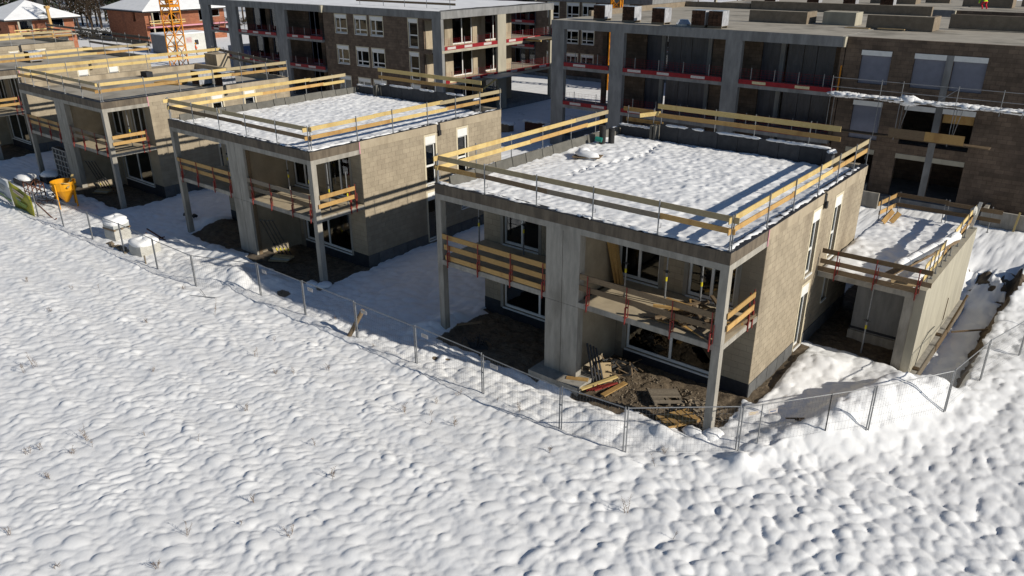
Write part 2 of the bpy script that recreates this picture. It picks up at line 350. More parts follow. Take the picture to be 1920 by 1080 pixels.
def noise2(x, y, seed=0):
    """smooth value noise on arrays"""
    q = np.random.RandomState(seed); T = q.rand(256, 256)
    xi = np.floor(x).astype(int); yi = np.floor(y).astype(int); fx = x-xi; fy = y-yi
    fx = fx*fx*(3-2*fx); fy = fy*fy*(3-2*fy); g = lambda a, b: T[a % 256, b % 256]
    return (g(xi, yi)*(1-fx)+g(xi+1, yi)*fx)*(1-fy)+(g(xi, yi+1)*(1-fx)+g(xi+1, yi+1)*fx)*fy
def fbm(x, y, seed=0, o=4):
    s = 0; a = .5
    for i in range(o): s = s+a*noise2(x*2**i+13*i, y*2**i+7*i, seed+i); a *= .5
    return s
def domes(x, y, cell, seed, rmin=.55, rmax=.95, hmin=.4, skew=0.0):
    """clods under snow: overlapping rounded humps on a jittered grid"""
    q = np.random.RandomState(seed); n = 251
    JX, JY, RR, HH = q.rand(n, n), q.rand(n, n), q.rand(n, n)*(rmax-rmin)+rmin, q.rand(n, n)*(1-hmin)+hmin
    gx, gy = x/cell, y/cell; ix = np.floor(gx).astype(int); iy = np.floor(gy).astype(int); best = np.zeros_like(gx)
    for i in (-1, 0, 1):
        for j in (-1, 0, 1):
            a, b = (ix+i) % n, (iy+j) % n
            dx = gx-(ix+i+JX[a, b]); dy = gy-(iy+j+JY[a, b]); t = 1-(dx*dx+dy*dy)/RR[a, b]**2
            best = np.maximum(best, HH[a, b]*(np.sqrt(np.clip(t, 0, 1))*.72+np.clip(t, 0, 1)*.28)*(1-skew*dx/RR[a, b]))
    return best
def sstep(a, b, x): t = np.clip((x-a)/(b-a), 0, 1); return t*t*(3-2*t)
def grid_mesh(name, X, Y, Z, mat, bare=None):
    nx, ny = len(X), len(Y); XX, YY = np.meshgrid(X, Y); co = np.stack([XX, YY, Z], -1).reshape(-1, 3).astype(np.float32)
    idx = np.arange(nx*ny).reshape(ny, nx); f = np.stack([idx[:-1, :-1], idx[:-1, 1:], idx[1:, 1:], idx[1:, :-1]], -1).reshape(-1, 4)
    me = bpy.data.meshes.new(name); me.vertices.add(nx*ny); me.vertices.foreach_set('co', co.ravel())
    me.loops.add(f.size); me.loops.foreach_set('vertex_index', f.ravel().astype(np.int32)); me.polygons.add(len(f))
    me.polygons.foreach_set('loop_start', np.arange(0, f.size, 4, dtype=np.int32)); me.polygons.foreach_set('loop_total', np.full(len(f), 4, dtype=np.int32))
    me.update(); me.polygons.foreach_set('use_smooth', np.ones(len(f), dtype=bool))
    if bare is not None: at = me.attributes.new('bare', 'FLOAT', 'POINT'); at.data.foreach_set('value', bare.ravel().astype(np.float32))
    me.materials.append(MATS[mat]); o = bpy.data.objects.new(name, me); COL.objects.link(o); return o

# ------------------------------------------------------------------ ground
HOUSE_X = [0.0, -20.29, -40.39, -60.5, -79.5]
FENCE = [(-49.6, -4.15), (-46.1, -4.3), (-42.6, -4.35), (-39.1, -4.3), (-35.6, -4.2), (-32.1, -4.1), (-28.5, -4.15), (-24.95, -4.1), (-21.6, -2.72), (-18.05, -2.83), (-14.56, -2.83), (-11.1, -2.78), (-7.57, -2.86), (-4.05, -2.93), (-1.65, -2.75), (1.15, -.5), (4.15, 2.75), (5.8, 6.0), (6.3, 9.45), (7.1, 12.85), (7.9, 16.3)]
def fence_dist(x, y):
    P = [(-400, -4.3)]+FENCE+[(14, 60)]; best = np.full(x.shape, 1e9); sg = np.ones(x.shape)
    for (ax, ay), (bx, by) in zip(P[:-1], P[1:]):
        vx, vy = bx-ax, by-ay; t = np.clip(((x-ax)*vx+(y-ay)*vy)/(vx*vx+vy*vy), 0, 1); dx, dy = x-ax-t*vx, y-ay-t*vy; dd = np.hypot(dx, dy)
        c = vx*dy-vy*dx; m = dd < best; best = np.where(m, dd, best); sg = np.where(m, np.sign(c), sg)
    return best*sg          # + inside the site, - on the field
def ground(x, y):
    fd = fence_dist(x, y); out = sstep(.15, -.5, fd)
    wx = x+.6*fbm(x*.5, y*.5, 3, 3); wy = y+.6*fbm(x*.5+9, y*.5, 4, 3)
    right = sstep(-13, 2, x+.35*y); pu, pv = wx*.77+wy*.63, -wx*.63+wy*.77
    fine = domes(pu*.72, pv*1.0, .225, 11, .60, .8, .5, .45); mid = domes(pu*.72+5, pv*1.0, .36, 12, .55, .8, .0, .45); rnd = domes(wx, wy*1.05, .42, 14, .60, .82, .45, .18); rnb = domes(wx+3, wy, .82, 15, .5, .85, .1, .12); sm = domes(wx, wy, .22, 13, .45, .9, .1)
    amp = .55+.85*fbm(x*.5, y*.5, 21, 3)
    row = .5+.5*np.sin((y+.25*fbm(x*.15, y*.3, 5)*4)*2*math.pi/1.55)
    lf = np.maximum(.066*fine, .098*mid)*amp*(.8+.35*row); rf = (np.maximum(.092*rnd, .105*mid)+.055*rnb+.010*fine)*(.55+.6*amp)
    field = -.13+lf*(1-right)+rf*right+.05*row*(1-.6*right)+.14*(fbm(x*.08, y*.08, 6)-.5); big = rnb
    site = -.06+.09*rnd*amp+.05*big+.03*mid+.015*sm+.24*(fbm(x*.3, y*.3, 8)-.5)
    far = sstep(22, 60, np.hypot(x+18, y-2)); z = out*field+(1-out)*site
    z = z+.10*np.exp(-((fd+.55)/.4)**2)*(fbm(x*1.1, y*1.1, 41)*1.6)              # berm thrown up along the fence
    def bump(cx, cy, sx, sy, h, rot=0.0):
        c, s = math.cos(rot), math.sin(rot); px, py = (x-cx)*c+(y-cy)*s, -(x-cx)*s+(y-cy)*c
        return h*np.exp(-(px/sx)**2-(py/sy)**2)
    z = z+bump(1.55, -1.05, .42, .36, .34)+bump(-24.2, -2.3, 1.5, .7, .5, -.3)+bump(-26.5, -2.9, 1.6, .7, .3)+bump(-22.5, -1.4, .9, .5, .3)+bump(-27.2, -1.0, 2.2, .7, .3)+bump(-32.7, 1.6, 1.2, 1.0, .4)
    z = z+bump(-13.0, -.4, .5, .6, .35)+bump(-12.7, .9, .5, .9, .35)+bump(-3.2, -1.7, 1.0, .55, .25)+bump(-1.2, -1.15, .7, .35, .3)
    # ridge of shovelled snow in front of the garage
    RG = [(1.85, .12, .3), (2.35, .9, .6), (3.0, 2.1, .95), (3.3, 3.55, 1.15), (3.7, 4.65, 1.25), (4.15, 6.0, 1.2), (4.6, 7.0, .8)]; top = np.zeros_like(x)
    for (ax, ay, ah), (bx, by, bh) in zip(RG[:-1], RG[1:]):
        vx, vy = bx-ax, by-ay; t = np.clip(((x-ax)*vx+(y-ay)*vy)/(vx*vx+vy*vy), 0, 1); dx, dy = x-ax-t*vx, y-ay-t*vy; sdd = np.sign(vx*dy-vy*dx)
        top = np.maximum(top, (ah+(bh-ah)*t)*np.exp(-(np.hypot(dx, dy)/np.where(sdd > 0, .85, 1.55))**2))
    z = z+top*(1.06-.3*fbm(x*.9, y*.9, 9)+.10*rnb*fbm(x*2, y*2, 29))*(1-.93*sstep(.8, -1.1, fd))
    z = z-bump(-6.2, -1.05, 1.5, .42, .24)-bump(-4.6, -.7, .7, .5, .1)
    z = z+bump(1.2, 7.2, .8, .5, .3)+bump(.9, 5.6, .5, 1.2, .15)
    bare = np.zeros_like(x); wob = .55*(fbm(x*1.1, y*1.1, 17)-.47)
    def patch(x0, x1, y0, y1, soft=.25, wv=1.0):
        e = np.minimum(np.minimum(x-x0, x1-x), np.minimum(y-y0, y1-y))+wob*wv; return sstep(-soft, soft, e)
    for i, hx in enumerate(HOUSE_X[:4]):
        f = patch(hx-12.1, hx-6.7, -.75 if i == 0 else -.25, 3.4)
        g = patch(hx-5.7, hx+.15, -.45, 3.4)
        bare = np.maximum(bare, np.maximum(f, g))
        bare = np.maximum(bare, patch(hx-12.4, hx-.1, 2.7, 13.6, .1, .2))
    bare = np.maximum(bare, patch(-.3, .42, 2.6, 8.2, .15, .6)); bare = np.maximum(bare, patch(-.3, 3.75, 8.75, 19, .35, .8))
    bare = np.maximum(bare, patch(-5.2, -3.0, -.9, .6, .3)*.9)
    for cx, cy, q in ((-10.9, -1.95, .2), (-10.4, -1.75, .13), (-21.0, -1.9, .5), (-15.4, -2.2, .16)): bare = np.maximum(bare, .85*np.exp(-(np.hypot((x-cx), (y-cy)*1.4)/q)**2))
    # trench beside the garage wall
    edge = 5.75+.35*(fbm(y*.9, x*.1, 19)-.5)*2+.12*(fbm(y*4, x*.3, 20)-.5); tr = sstep(edge+.14, edge-.16, x)*sstep(3.0, 4.2, x)*sstep(8.1, 9.6, y+.3*(x-4))*sstep(26, 20, y)
    z = z*(1-.5*tr)-.85*tr; bank = np.exp(-((x-edge+.03)/.2)**2)*sstep(9.2, 10.5, y)*sstep(23, 19, y)*(.6+1.1*fbm(y*1.3, x, 22)); bare = np.maximum(bare, bank)
    # earth heap behind the garage
    hp = bump(5.2, 20.6, 1.3, 2.2, 1.2, .2)+bump(3.2, 20.4, 1.6, .8, .8); z = z+hp*(.7+.6*fbm(x*2, y*2, 23)); bare = np.maximum(bare, sstep(.35, .8, hp)*sstep(.42, .56, fbm(x*2.2, y*2.2, 24))*.95)
    z = z-.12*bare*sstep(8, 5, np.abs(fd-3.5))
    # inside the buildings the sheet dips under the floors
    for hx in HOUSE_X: z = z-.5*sstep(.05, .2, np.minimum(np.minimum(x-hx+12.3, hx-.15-x), np.minimum(y-3.1, 13.3-y)))
    z = np.where(y > 28, z*(1-sstep(28, 40, y)*.6), z)
    z = z-.25*sstep(60, 300, np.hypot(x, y))
    soil = sstep(30, 34, y)*sstep(-45, -40, x)*sstep(-27, -31, x); bare = np.maximum(bare, .42*soil*sstep(.35, .65, fbm(x*.6, y*.6, 25)))
    return z, bare
def axis(segs):
    out = []
    for a, b, s in segs: out += list(np.arange(a, b-1e-6, s))
    return np.array(out+[segs[-1][1]])
GX = axis([(-700, -200, 50), (-200, -100, 10), (-100, -62, 1.0), (-62, -50, .4), (-50, -30, .12), (-30, -18, .07), (-18, 10, .045), (10, 14, .25), (14, 30, 2), (30, 120, 15), (120, 700, 80)])
GY = axis([(-60, -24, 3), (-24, -18.4, .5), (-18.4, 1, .047), (1, 20, .11), (20, 34, .6), (34, 80, 2), (80, 200, 10), (200, 700, 50)])
XX, YY = np.meshgrid(GX, GY); GZ, GB = ground(XX, YY)
structure(grid_mesh('ground', GX, GY, GZ, 'snow_ground', GB))
def gz(x, y):
    i = int(np.clip(np.searchsorted(GX, x)-1, 0, len(GX)-2)); j = int(np.clip(np.searchsorted(GY, y)-1, 0, len(GY)-2))
    a = (x-GX[i])/(GX[i+1]-GX[i]); b = (y-GY[j])/(GY[j+1]-GY[j])
    return float((GZ[j, i]*(1-a)+GZ[j, i+1]*a)*(1-b)+(GZ[j+1, i]*(1-a)+GZ[j+1, i+1]*a)*b)

# ------------------------------------------------------------------ guard rails
def rail(name, label, cat, a, b, z0, z1, ts, planks, side=0.0, group=None, pm='steel', pw=.035, hook=True, clamp=None):
    """a, b ground-plan ends; ts post positions (m); planks (t0, t1, z0, z1, material)"""
    A, B = Vector((*a, 0)), Vector((*b, 0)); L = (B-A).length; t = (B-A)/L; n = Vector((-t.y, t.x, 0))
    root = thing(name, label, cat, (a[0], a[1], z0), group)
    for q in ts:
        p = A+t*q; m = MB(); m.bar((p.x, p.y, z0), (p.x, p.y, z1), pw, pw)
        if hook: m.bar((p.x+n.x*.0, p.y+n.y*.0, z0+.22), (p.x+n.x*.09+t.x*.05, p.y+n.y*.09+t.y*.05, z0+.22), .014, .014); m.bar((p.x+n.x*.09+t.x*.05, p.y+n.y*.09+t.y*.05, z0+.22), (p.x+n.x*.09+t.x*.05, p.y+n.y*.09+t.y*.05, z0+.36), .014, .014)
        m.bar((p.x-t.x*.05, p.y-t.y*.05, z0+.012), (p.x+t.x*.05, p.y+t.y*.05, z0+.012), .1, .02); m.build('post', pm, root)
        if clamp: MB().bar((p.x-n.x*.04, p.y-n.y*.04, z0-.24), (p.x-n.x*.04, p.y-n.y*.04, z0+.40), .04, .045).bar((p.x-n.x*.0+t.x*.09, p.y+t.y*.09, z0+.05), (p.x+t.x*.09, p.y+t.y*.09, z0+.72), .025, .025).bar((p.x, p.y, z0+.4), (p.x+t.x*.09, p.y+t.y*.09, z0+.4), .03, .05).build('clamp', clamp, root)
    for (t0, t1, c, e, mt) in planks:
        s = side if side else .03; dz = rng.uniform(-.022, .022); dz2 = rng.uniform(-.022, .022); t0 -= rng.uniform(0, .12); t1 += rng.uniform(0, .12); s += rng.uniform(0, .03)*(1 if s > 0 else -1)
        p, q = A+t*t0+n*s, A+t*t1+n*s; MB().bar((p.x, p.y, (c+e)/2+dz), (q.x, q.y, (c+e)/2+dz2), .032, e-c).build('plank', mt, root)
    return root
def splits(L, lens, z0, z1, mats, over=.05):
    out = []; p = -over; i = 0
    while p < L+over-.01:
        q = min(p+lens[i % len(lens)], L+over); out.append((p, q, z0+(.012 if i % 2 else 0), z1+(.012 if i % 2 else 0), mats[i % len(mats)])); p = q; i += 1
    return out

# ------------------------------------------------------------------ the row of duplex houses
W, D, DW, H, HB, HU = 12.48, 13.5, 2.92, 6.40, 6.00, 5.78
ST, SB = 3.22, 3.02
def snow_sheet(name, label, x0, x1, y0, y1, zf, step=.075, edge=.25, seed=0, ragamp=.16):
    X = np.arange(x0, x1+1e-6, step); Y = np.arange(y0, y1+1e-6, step); XX, YY = np.meshgrid(X, Y)
    e = np.minimum(np.minimum(XX-x0, x1-XX), np.minimum(YY-y0, y1-YY)); Z = zf(XX, YY)
    rag = ragamp*(fbm(XX*1.9, YY*1.9, seed+50)-.47)
    th = sstep(-.02, edge, e+rag); Z = Z-(1-th)*.14
    o = grid_mesh(name, X+OFF[0], Y+OFF[1], Z+OFF[2], 'snow'); tag(o, label, 'snow', kind='stuff'); return o
def house(i, label, snow=True, side_glass=True, panels=True, props=True, near=True):
    offset(HOUSE_X[i], [0, -.08, -.2, -.2, 1.5][i], [0, .08, .16, .2, .2][i])
    h = thing('duplex_house', label, 'house', (-W/2, 0, -.25), 'duplex houses under construction in a row')
    FY, FX = Face('y', DW), Face('x', 0.0)
    fw_up = [(-11.38, -9.5, 3.3, 5.6), (-5.66, -3.88, 3.3, 5.6), (-2.72, -.92, 3.3, 5.6)]
    fw_lo = [(-11.4, -7.55, .32, 2.65), (-5.12, -1.3, .32, 2.65)]
    sw = [(7.3, 8.05, 3.25, 5.85), (9.78, 10.55, 3.25, 5.85), (7.3, 8.05, .1, 2.82)]
    if near: sw.append((9.95, 10.55, 1.3, 2.5))
    # structure
    m = MB(); wall(m, FY, -W, 0, -.45, SB, fw_lo, .3); wall(m, FY, -W, 0, ST, HU, fw_up, .3); fwl = m.build('front_wall', 'mortar' if i < 2 else 'block', h)
    if i < 2: blocks(fwl, FY, -W, -.002, .52, HU-.002, fw_lo+fw_up+[(-W, 0, SB-.01, ST+.02), (-6.9, -5.55, 0, 6)], limit=0, proud=.005)
    m = MB(); wall(m, FX, DW+.3, D, -.45, HB-.002, sw, .3); wl = m.build('side_wall', 'mortar', h)
    blocks(wl, FX, DW+.002, D, .52, HB-.003, sw, limit=300 if i < 2 else 0, proud=.006)
    MB().box(-W, D-.3, -.45, 0-.3, D, HU).box(-W, DW+.3, -.45, -W+.3, D-.3, HU).build('rear_wall', 'block', h)
    MB().box(-6.95, DW+.3, -.45, -6.0, D-.3, SB).box(-6.95, DW+.3, ST, -6.0, D-.3, HU).build('inner_wall', 'concrete_grey', h)
    MB().box(-6.85, .36, -.45, -5.6, DW-.002, SB).box(-6.85, .36, ST, -5.6, DW-.002, HU).build('party_wall', 'block', h)
    MB().box(-W+.3, DW+.3, -.3, -.3, D-.3, .12).build('ground_floor', 'concrete_grey', h)
    MB().box(-W+.3, DW+.3, SB, -.3, D-.3, ST).build('upper_floor', 'concrete_grey', h)
    MB().box(-W, 0, HU, 0, DW, HB).box(-W, DW, HU, -.302, D, HB).build('roof_slab', 'concrete', h)
    # parapet: weathered band, slightly proud over the masonry side
    MB().box(-W+.002, .004, HB, -.004, .3, H).box(-.3, .3, HB, -.004, DW, H).build('parapet', 'concrete_wet', h)
    MB().box(-.3, DW+.002, HB+.0, .022, 8.2, H+.0).build('parapet_band', 'block_band', h); MB().box(-.3, 8.44, HB, .022, D, H+.02).build('parapet_band', 'block_band', h)
    MB().box(-W+.002, D-.3, HB, -.3, D, H+.05).box(-W, .3, HB, -W+.3, D-.3, H).build('parapet_back', 'block_band', h)
    MB().box(-.28, 8.2, HB-.06, .05, 8.44, H-.06).box(.03, 8.25, HB-.2, .13, 8.42, HB+.06).build('roof_drain', 'black_plastic', h)
    MB().box(.003, DW-.05, HU+.02, .026, DW-.001, H-.02).build('joint_strip', 'pink_foam', h)
    MB().box(-W+.28, .28, HB, -.28, D-.28, HB+.04).build('roof_membrane', 'concrete_roof' if not snow else 'membrane', h)
    mb = MB().box(-W-.006, -.008, H, 0.004, .33, H+.018).box(-.33, .33, H+.0, .03, 8.19, H+.018).box(-.33, 8.45, H+.02, .03, D+.01, H+.038)
    mb.build('edge_membrane', 'membrane', h)
    # columns, pillar, balcony slab
    MB().box(-.29, .006, -.6, -.006, .29, SB).box(-.29, .006, ST, -.006, .29, HU).build('column', 'concrete', h)
    MB().box(-W+.006, .006, -.6, -W+.29, .29, SB).box(-W+.006, .006, ST, -W+.29, .29, HU).build('column', 'concrete', h)
    MB().box(-6.94, 0.003, -.6, -6.215, .35, SB-.012).box(-6.94, 0.003, SB, -6.215, .35, HU).build('pillar', 'concrete', h)
    MB().box(-6.195, 0.003, -.6, -5.47, .35, SB-.012).box(-6.195, 0.003, SB, -5.47, .35, HU).build('pillar', 'concrete', h)
    MB().box(-6.23, .03, -.6, -6.18, .34, HU).build('expansion_joint', 'wood_old', h)
    if i in (1,): MB().box(-5.468, .12, -.3, -5.43, .32, HU-.1).build('timber_facing', 'wood_old', h)
    MB().box(-W, -.0, SB, -6.942, DW-.002, ST).build('balcony_slab', 'concrete', h); MB().box(-5.468, 0, SB, 0, DW-.002, ST).build('balcony_slab', 'concrete', h)
    MB().box(-5.46, .02, ST, -.02, DW-.003, ST+.012).build('balcony_floor', 'floor_screed', h); MB().box(-W+.02, .02, ST, -6.95, DW-.003, ST+.012).build('balcony_floor', 'floor_screed', h)
    MB().box(-7.25, -.6, -.6, -4.98, .75, .12).build('footing', 'concrete_wet' if i else 'concrete', h)
    if near: MB().box(-.75, -.55, -.6, .35, .7, -.12).build('footing', 'concrete_wet', h)
    # damp proofing skirt
    m = MB(); m.box(-W-.012, DW-.014, -.45, -11.45, DW-.001, .53).box(-7.5, DW-.014, -.45, -6.96, DW-.001, .53).box(-1.25, DW-.014, -.45, .0, DW-.001, .53)
    m.box(-11.45, DW-.013, -.45, -7.5, DW-.001, .24).box(-5.2, DW-.013, -.45, -1.25, DW-.001, .24).build('damp_proofing', 'membrane', h)
    y = DW-.01; k = 0
    while y < D-.1:
        L = .97 if k % 3 else .72; e = min(y+L, 7.2 if y < 7.2 else (8.15 if y < 8.15 else D))
        if not (7.19 < y < 8.1): MB().box(.0015, y+.015, -.45, .03, e-.015, .515).build('skirt_panel', 'skirt', h)
        y = e; k += 1
    MB().box(-.05, DW-.05, -.6, .16, D, -.24).build('foundation_edge', 'concrete', h)
    # windows
    for a, b, c, e in fw_up: window(h, FY, a, b, c, e, mull=((a+b)/2,), rec=.1)
    for a, b, c, e in fw_lo: window(h, FY, a, b, c, e, mull=((a+b)/2,), rec=.1, sill=True)
    for q, (a, b, c, e) in enumerate(sw):
        window(h, FX, a, b, c, e, rec=.1, transom=(4.25 if q < 2 else None), box=(.42 if q < 3 else 0), surround=(.11 if q < 3 else .05), fr=.07, glassy=side_glass)
    # reveal posts in plaster beside the front openings
    for a, b, c, e in fw_up+fw_lo:
        MB().box(a-.16, DW-.02, c-.05, a-.004, DW-.0015, e).build('reveal', 'concrete', h); MB().box(b+.004, DW-.02, c-.05, b+.16, DW-.0015, e).build('reveal', 'concrete', h)
    # roof guard rails
    nm = ['nearest house', 'second house', 'third house', 'fourth house', 'fifth house'][i]
    TOP = H+.02
    rail('guard_rail', 'plank guard rail along the front roof edge of the %s' % nm, 'guard rail', (-W+.06, .1), (-.08, .1), TOP, 7.57, [.05, 2.5, 4.95, 7.35, 9.85, 12.3],
         splits(12.34, [4.9, 7.5], 7.32, 7.51, ['wood_pale'], .06)+splits(12.34, [2.2, 3.2, 4.6, 4], 6.94, 7.12, ['wood_orange', 'wood_old', 'wood_grey'], .06) if i != 1 else
         [(-.06, 5.0, 7.3, 7.5, 'wood_pale'), (5.4, 12.4, 7.3, 7.5, 'wood_pale'), (-.06, 7.0, 6.95, 7.14, 'wood_old'), (7.0, 12.4, 6.93, 7.12, 'wood_old')], side=.035)
    rail('guard_rail', 'plank guard rail along the sunlit right roof edge of the %s' % nm, 'guard rail', (-.1, .06), (-.1, D-.02), TOP, 7.6, [.15, 2.85, 5.15, 7.6, 9.75, 11.75, 13.5][:7],
         splits(13.4, [4.2, 4.6, 5.5], 7.32, 7.51, ['wood_new', 'wood_new', 'wood_pale'], .1)+splits(13.4, [5.2, 4.0, 5.0], 6.94, 7.12, ['wood_orange', 'wood_new', 'wood_orange'], .1), side=.035)
    return h
def prop(label, x, y, z0, z1, group=None, tag_z=.52, dark=False):
    p = thing('steel_prop', label, 'prop', (x, y, z0), group); zc = z0+(z1-z0)*tag_z
    MB().tube((x, y, z0), (x, y, zc), .034, k=8).build('outer_tube', 'steel_dark' if dark else 'steel', p); MB().tube((x, y, zc), (x, y, z1), .026, k=8).build('inner_tube', 'steel_dark' if dark else 'galv', p)
    MB().tube((x, y, zc-.04), (x, y, zc+.05), .055, k=8).bar((x-.13, y, zc), (x+.13, y, zc), .02, .02).build('collar', 'steel_dark', p)
    MB().tube((x, y, zc-.36), (x, y, zc-.2), .040, k=8).build('band', 'yellow_tag', p)
    MB().box(x-.07, y-.07, z0, x+.07, y+.07, z0+.01).box(x-.07, y-.07, z1-.012, x+.07, y+.07, z1-.002).build('end_plate', 'steel', p)
    return p
def balcony_rails(i, which=('L', 'R', 'S')):
    nm = ['nearest house', 'second house', 'third house', 'fourth house'][i]
    kw = dict(pm='red_paint', hook=False, clamp='red_paint', pw=.03)
    if 'L' in which:
        rail('balcony_rail', 'plank rail with red clamps on the left balcony of the %s' % nm, 'guard rail', (-12.15, -.03), (-6.98, -.03), ST, 4.35, [.3, 1.92, 3.56, 5.1],
             [(-.1, 5.15, 4.12, 4.33, 'wood_orange'), (0.1, 5.15, 3.72, 3.93, 'wood_orange'), (.1, 5.15, 3.26, 3.46, 'wood_orange')][:3 if i == 0 else 2], side=.05, **kw)
    if 'R' in which:
        rail('balcony_rail', 'plank rail with red clamps on the right balcony of the %s' % nm, 'guard rail', (-5.44, -.03), (-.28, -.03), ST, 4.35, [.36, 1.95, 3.68, 5.08],
             [(-.02, 5.17, 4.12, 4.33, 'wood_grey' if i else 'wood_old'), (-.02, 2.6, 3.72, 3.93, 'wood_grey' if i else 'wood_old'), (2.6, 5.17, 3.71, 3.92, 'wood_old')], side=.05, **kw)
    if 'S' in which:
        rail('balcony_rail', 'short plank rail on the sunlit end of the right balcony of the %s' % nm, 'guard rail', (-.02, .32), (-.02, 2.5), ST, 4.4, [1.75, 2.1],
             [(-.05, 1.95, 4.14, 4.34, 'wood_orange'), (-.05, 1.95, 3.72, 3.92, 'wood_orange')], side=-.05, **kw)
def roofs(X, Y, seed, foot=True):
    e = np.minimum(np.minimum(X+W, -X), np.minimum(Y, D-Y))
    z = 6.22+.10*sstep(1.3, .2, np.minimum(-X, Y))+.10*(fbm(X*.5, Y*.5, seed)-.5)+.045*domes(X+.3*fbm(X, Y, 1), Y, .4, seed+1, .45, .9, .2)*(.5+fbm(X*.4, Y*.4, seed+9))-.055*domes(X, Y, .3, seed+2, .3, .6, .0)*(.3+1.2*fbm(X*.6, Y*.6, seed+5))+.03*domes(X, Y, .17, seed+3, .4, .8, .1)
    z = z+.13*sstep(.5, .15, np.minimum(-X, Y))
    if foot:
        z = z+.20*np.exp(-((X+10.3)/.42)**2-((Y-7.6)/.28)**2)+.14*np.exp(-((X+7.6)/.9)**2-((Y-9.0)/.35)**2)-.08*np.exp(-((X+7.3)/.9)**2-((Y-8.45)/.2)**2)+.07*np.exp(-((X+4.6)/.7)**2-((Y-6.4)/.4)**2)
        for s in (-3.4, -4.1): z = z+.05*np.exp(-((X-s)/.16)**2)*fbm(X, Y*.7, 77)
        px = -9.2+.35*np.sin(Y*.8); tr = np.exp(-((X-px)/.2)**2)*sstep(4.4, 5, Y)*sstep(12.6, 12, Y); z = z-.16*tr*(np.sin(Y*2*math.pi/.62+np.sign(X-px)*1.5) > .2)
    return z

HOUSES = [house(0, 'nearest two-storey concrete house with snow on its flat roof and a balcony front'),
          house(1, 'second house of the row, snow-covered flat roof, between the nearest and the third'),
          house(2, 'third house of the row with bare concrete roof and brick pallets', snow=False, near=False),
          house(3, 'fourth house of the row, bare roof, at the left edge behind the banners', snow=False, near=False, side_glass=False),
          house(4, 'fifth and farthest house of the row, in front of the orange brick house', snow=False, near=False, side_glass=False)]
for i in range(4): offset(HOUSE_X[i], [0, -.08, -.2, -.2][i], [0, .08, .16, .2][i]); balcony_rails(i)
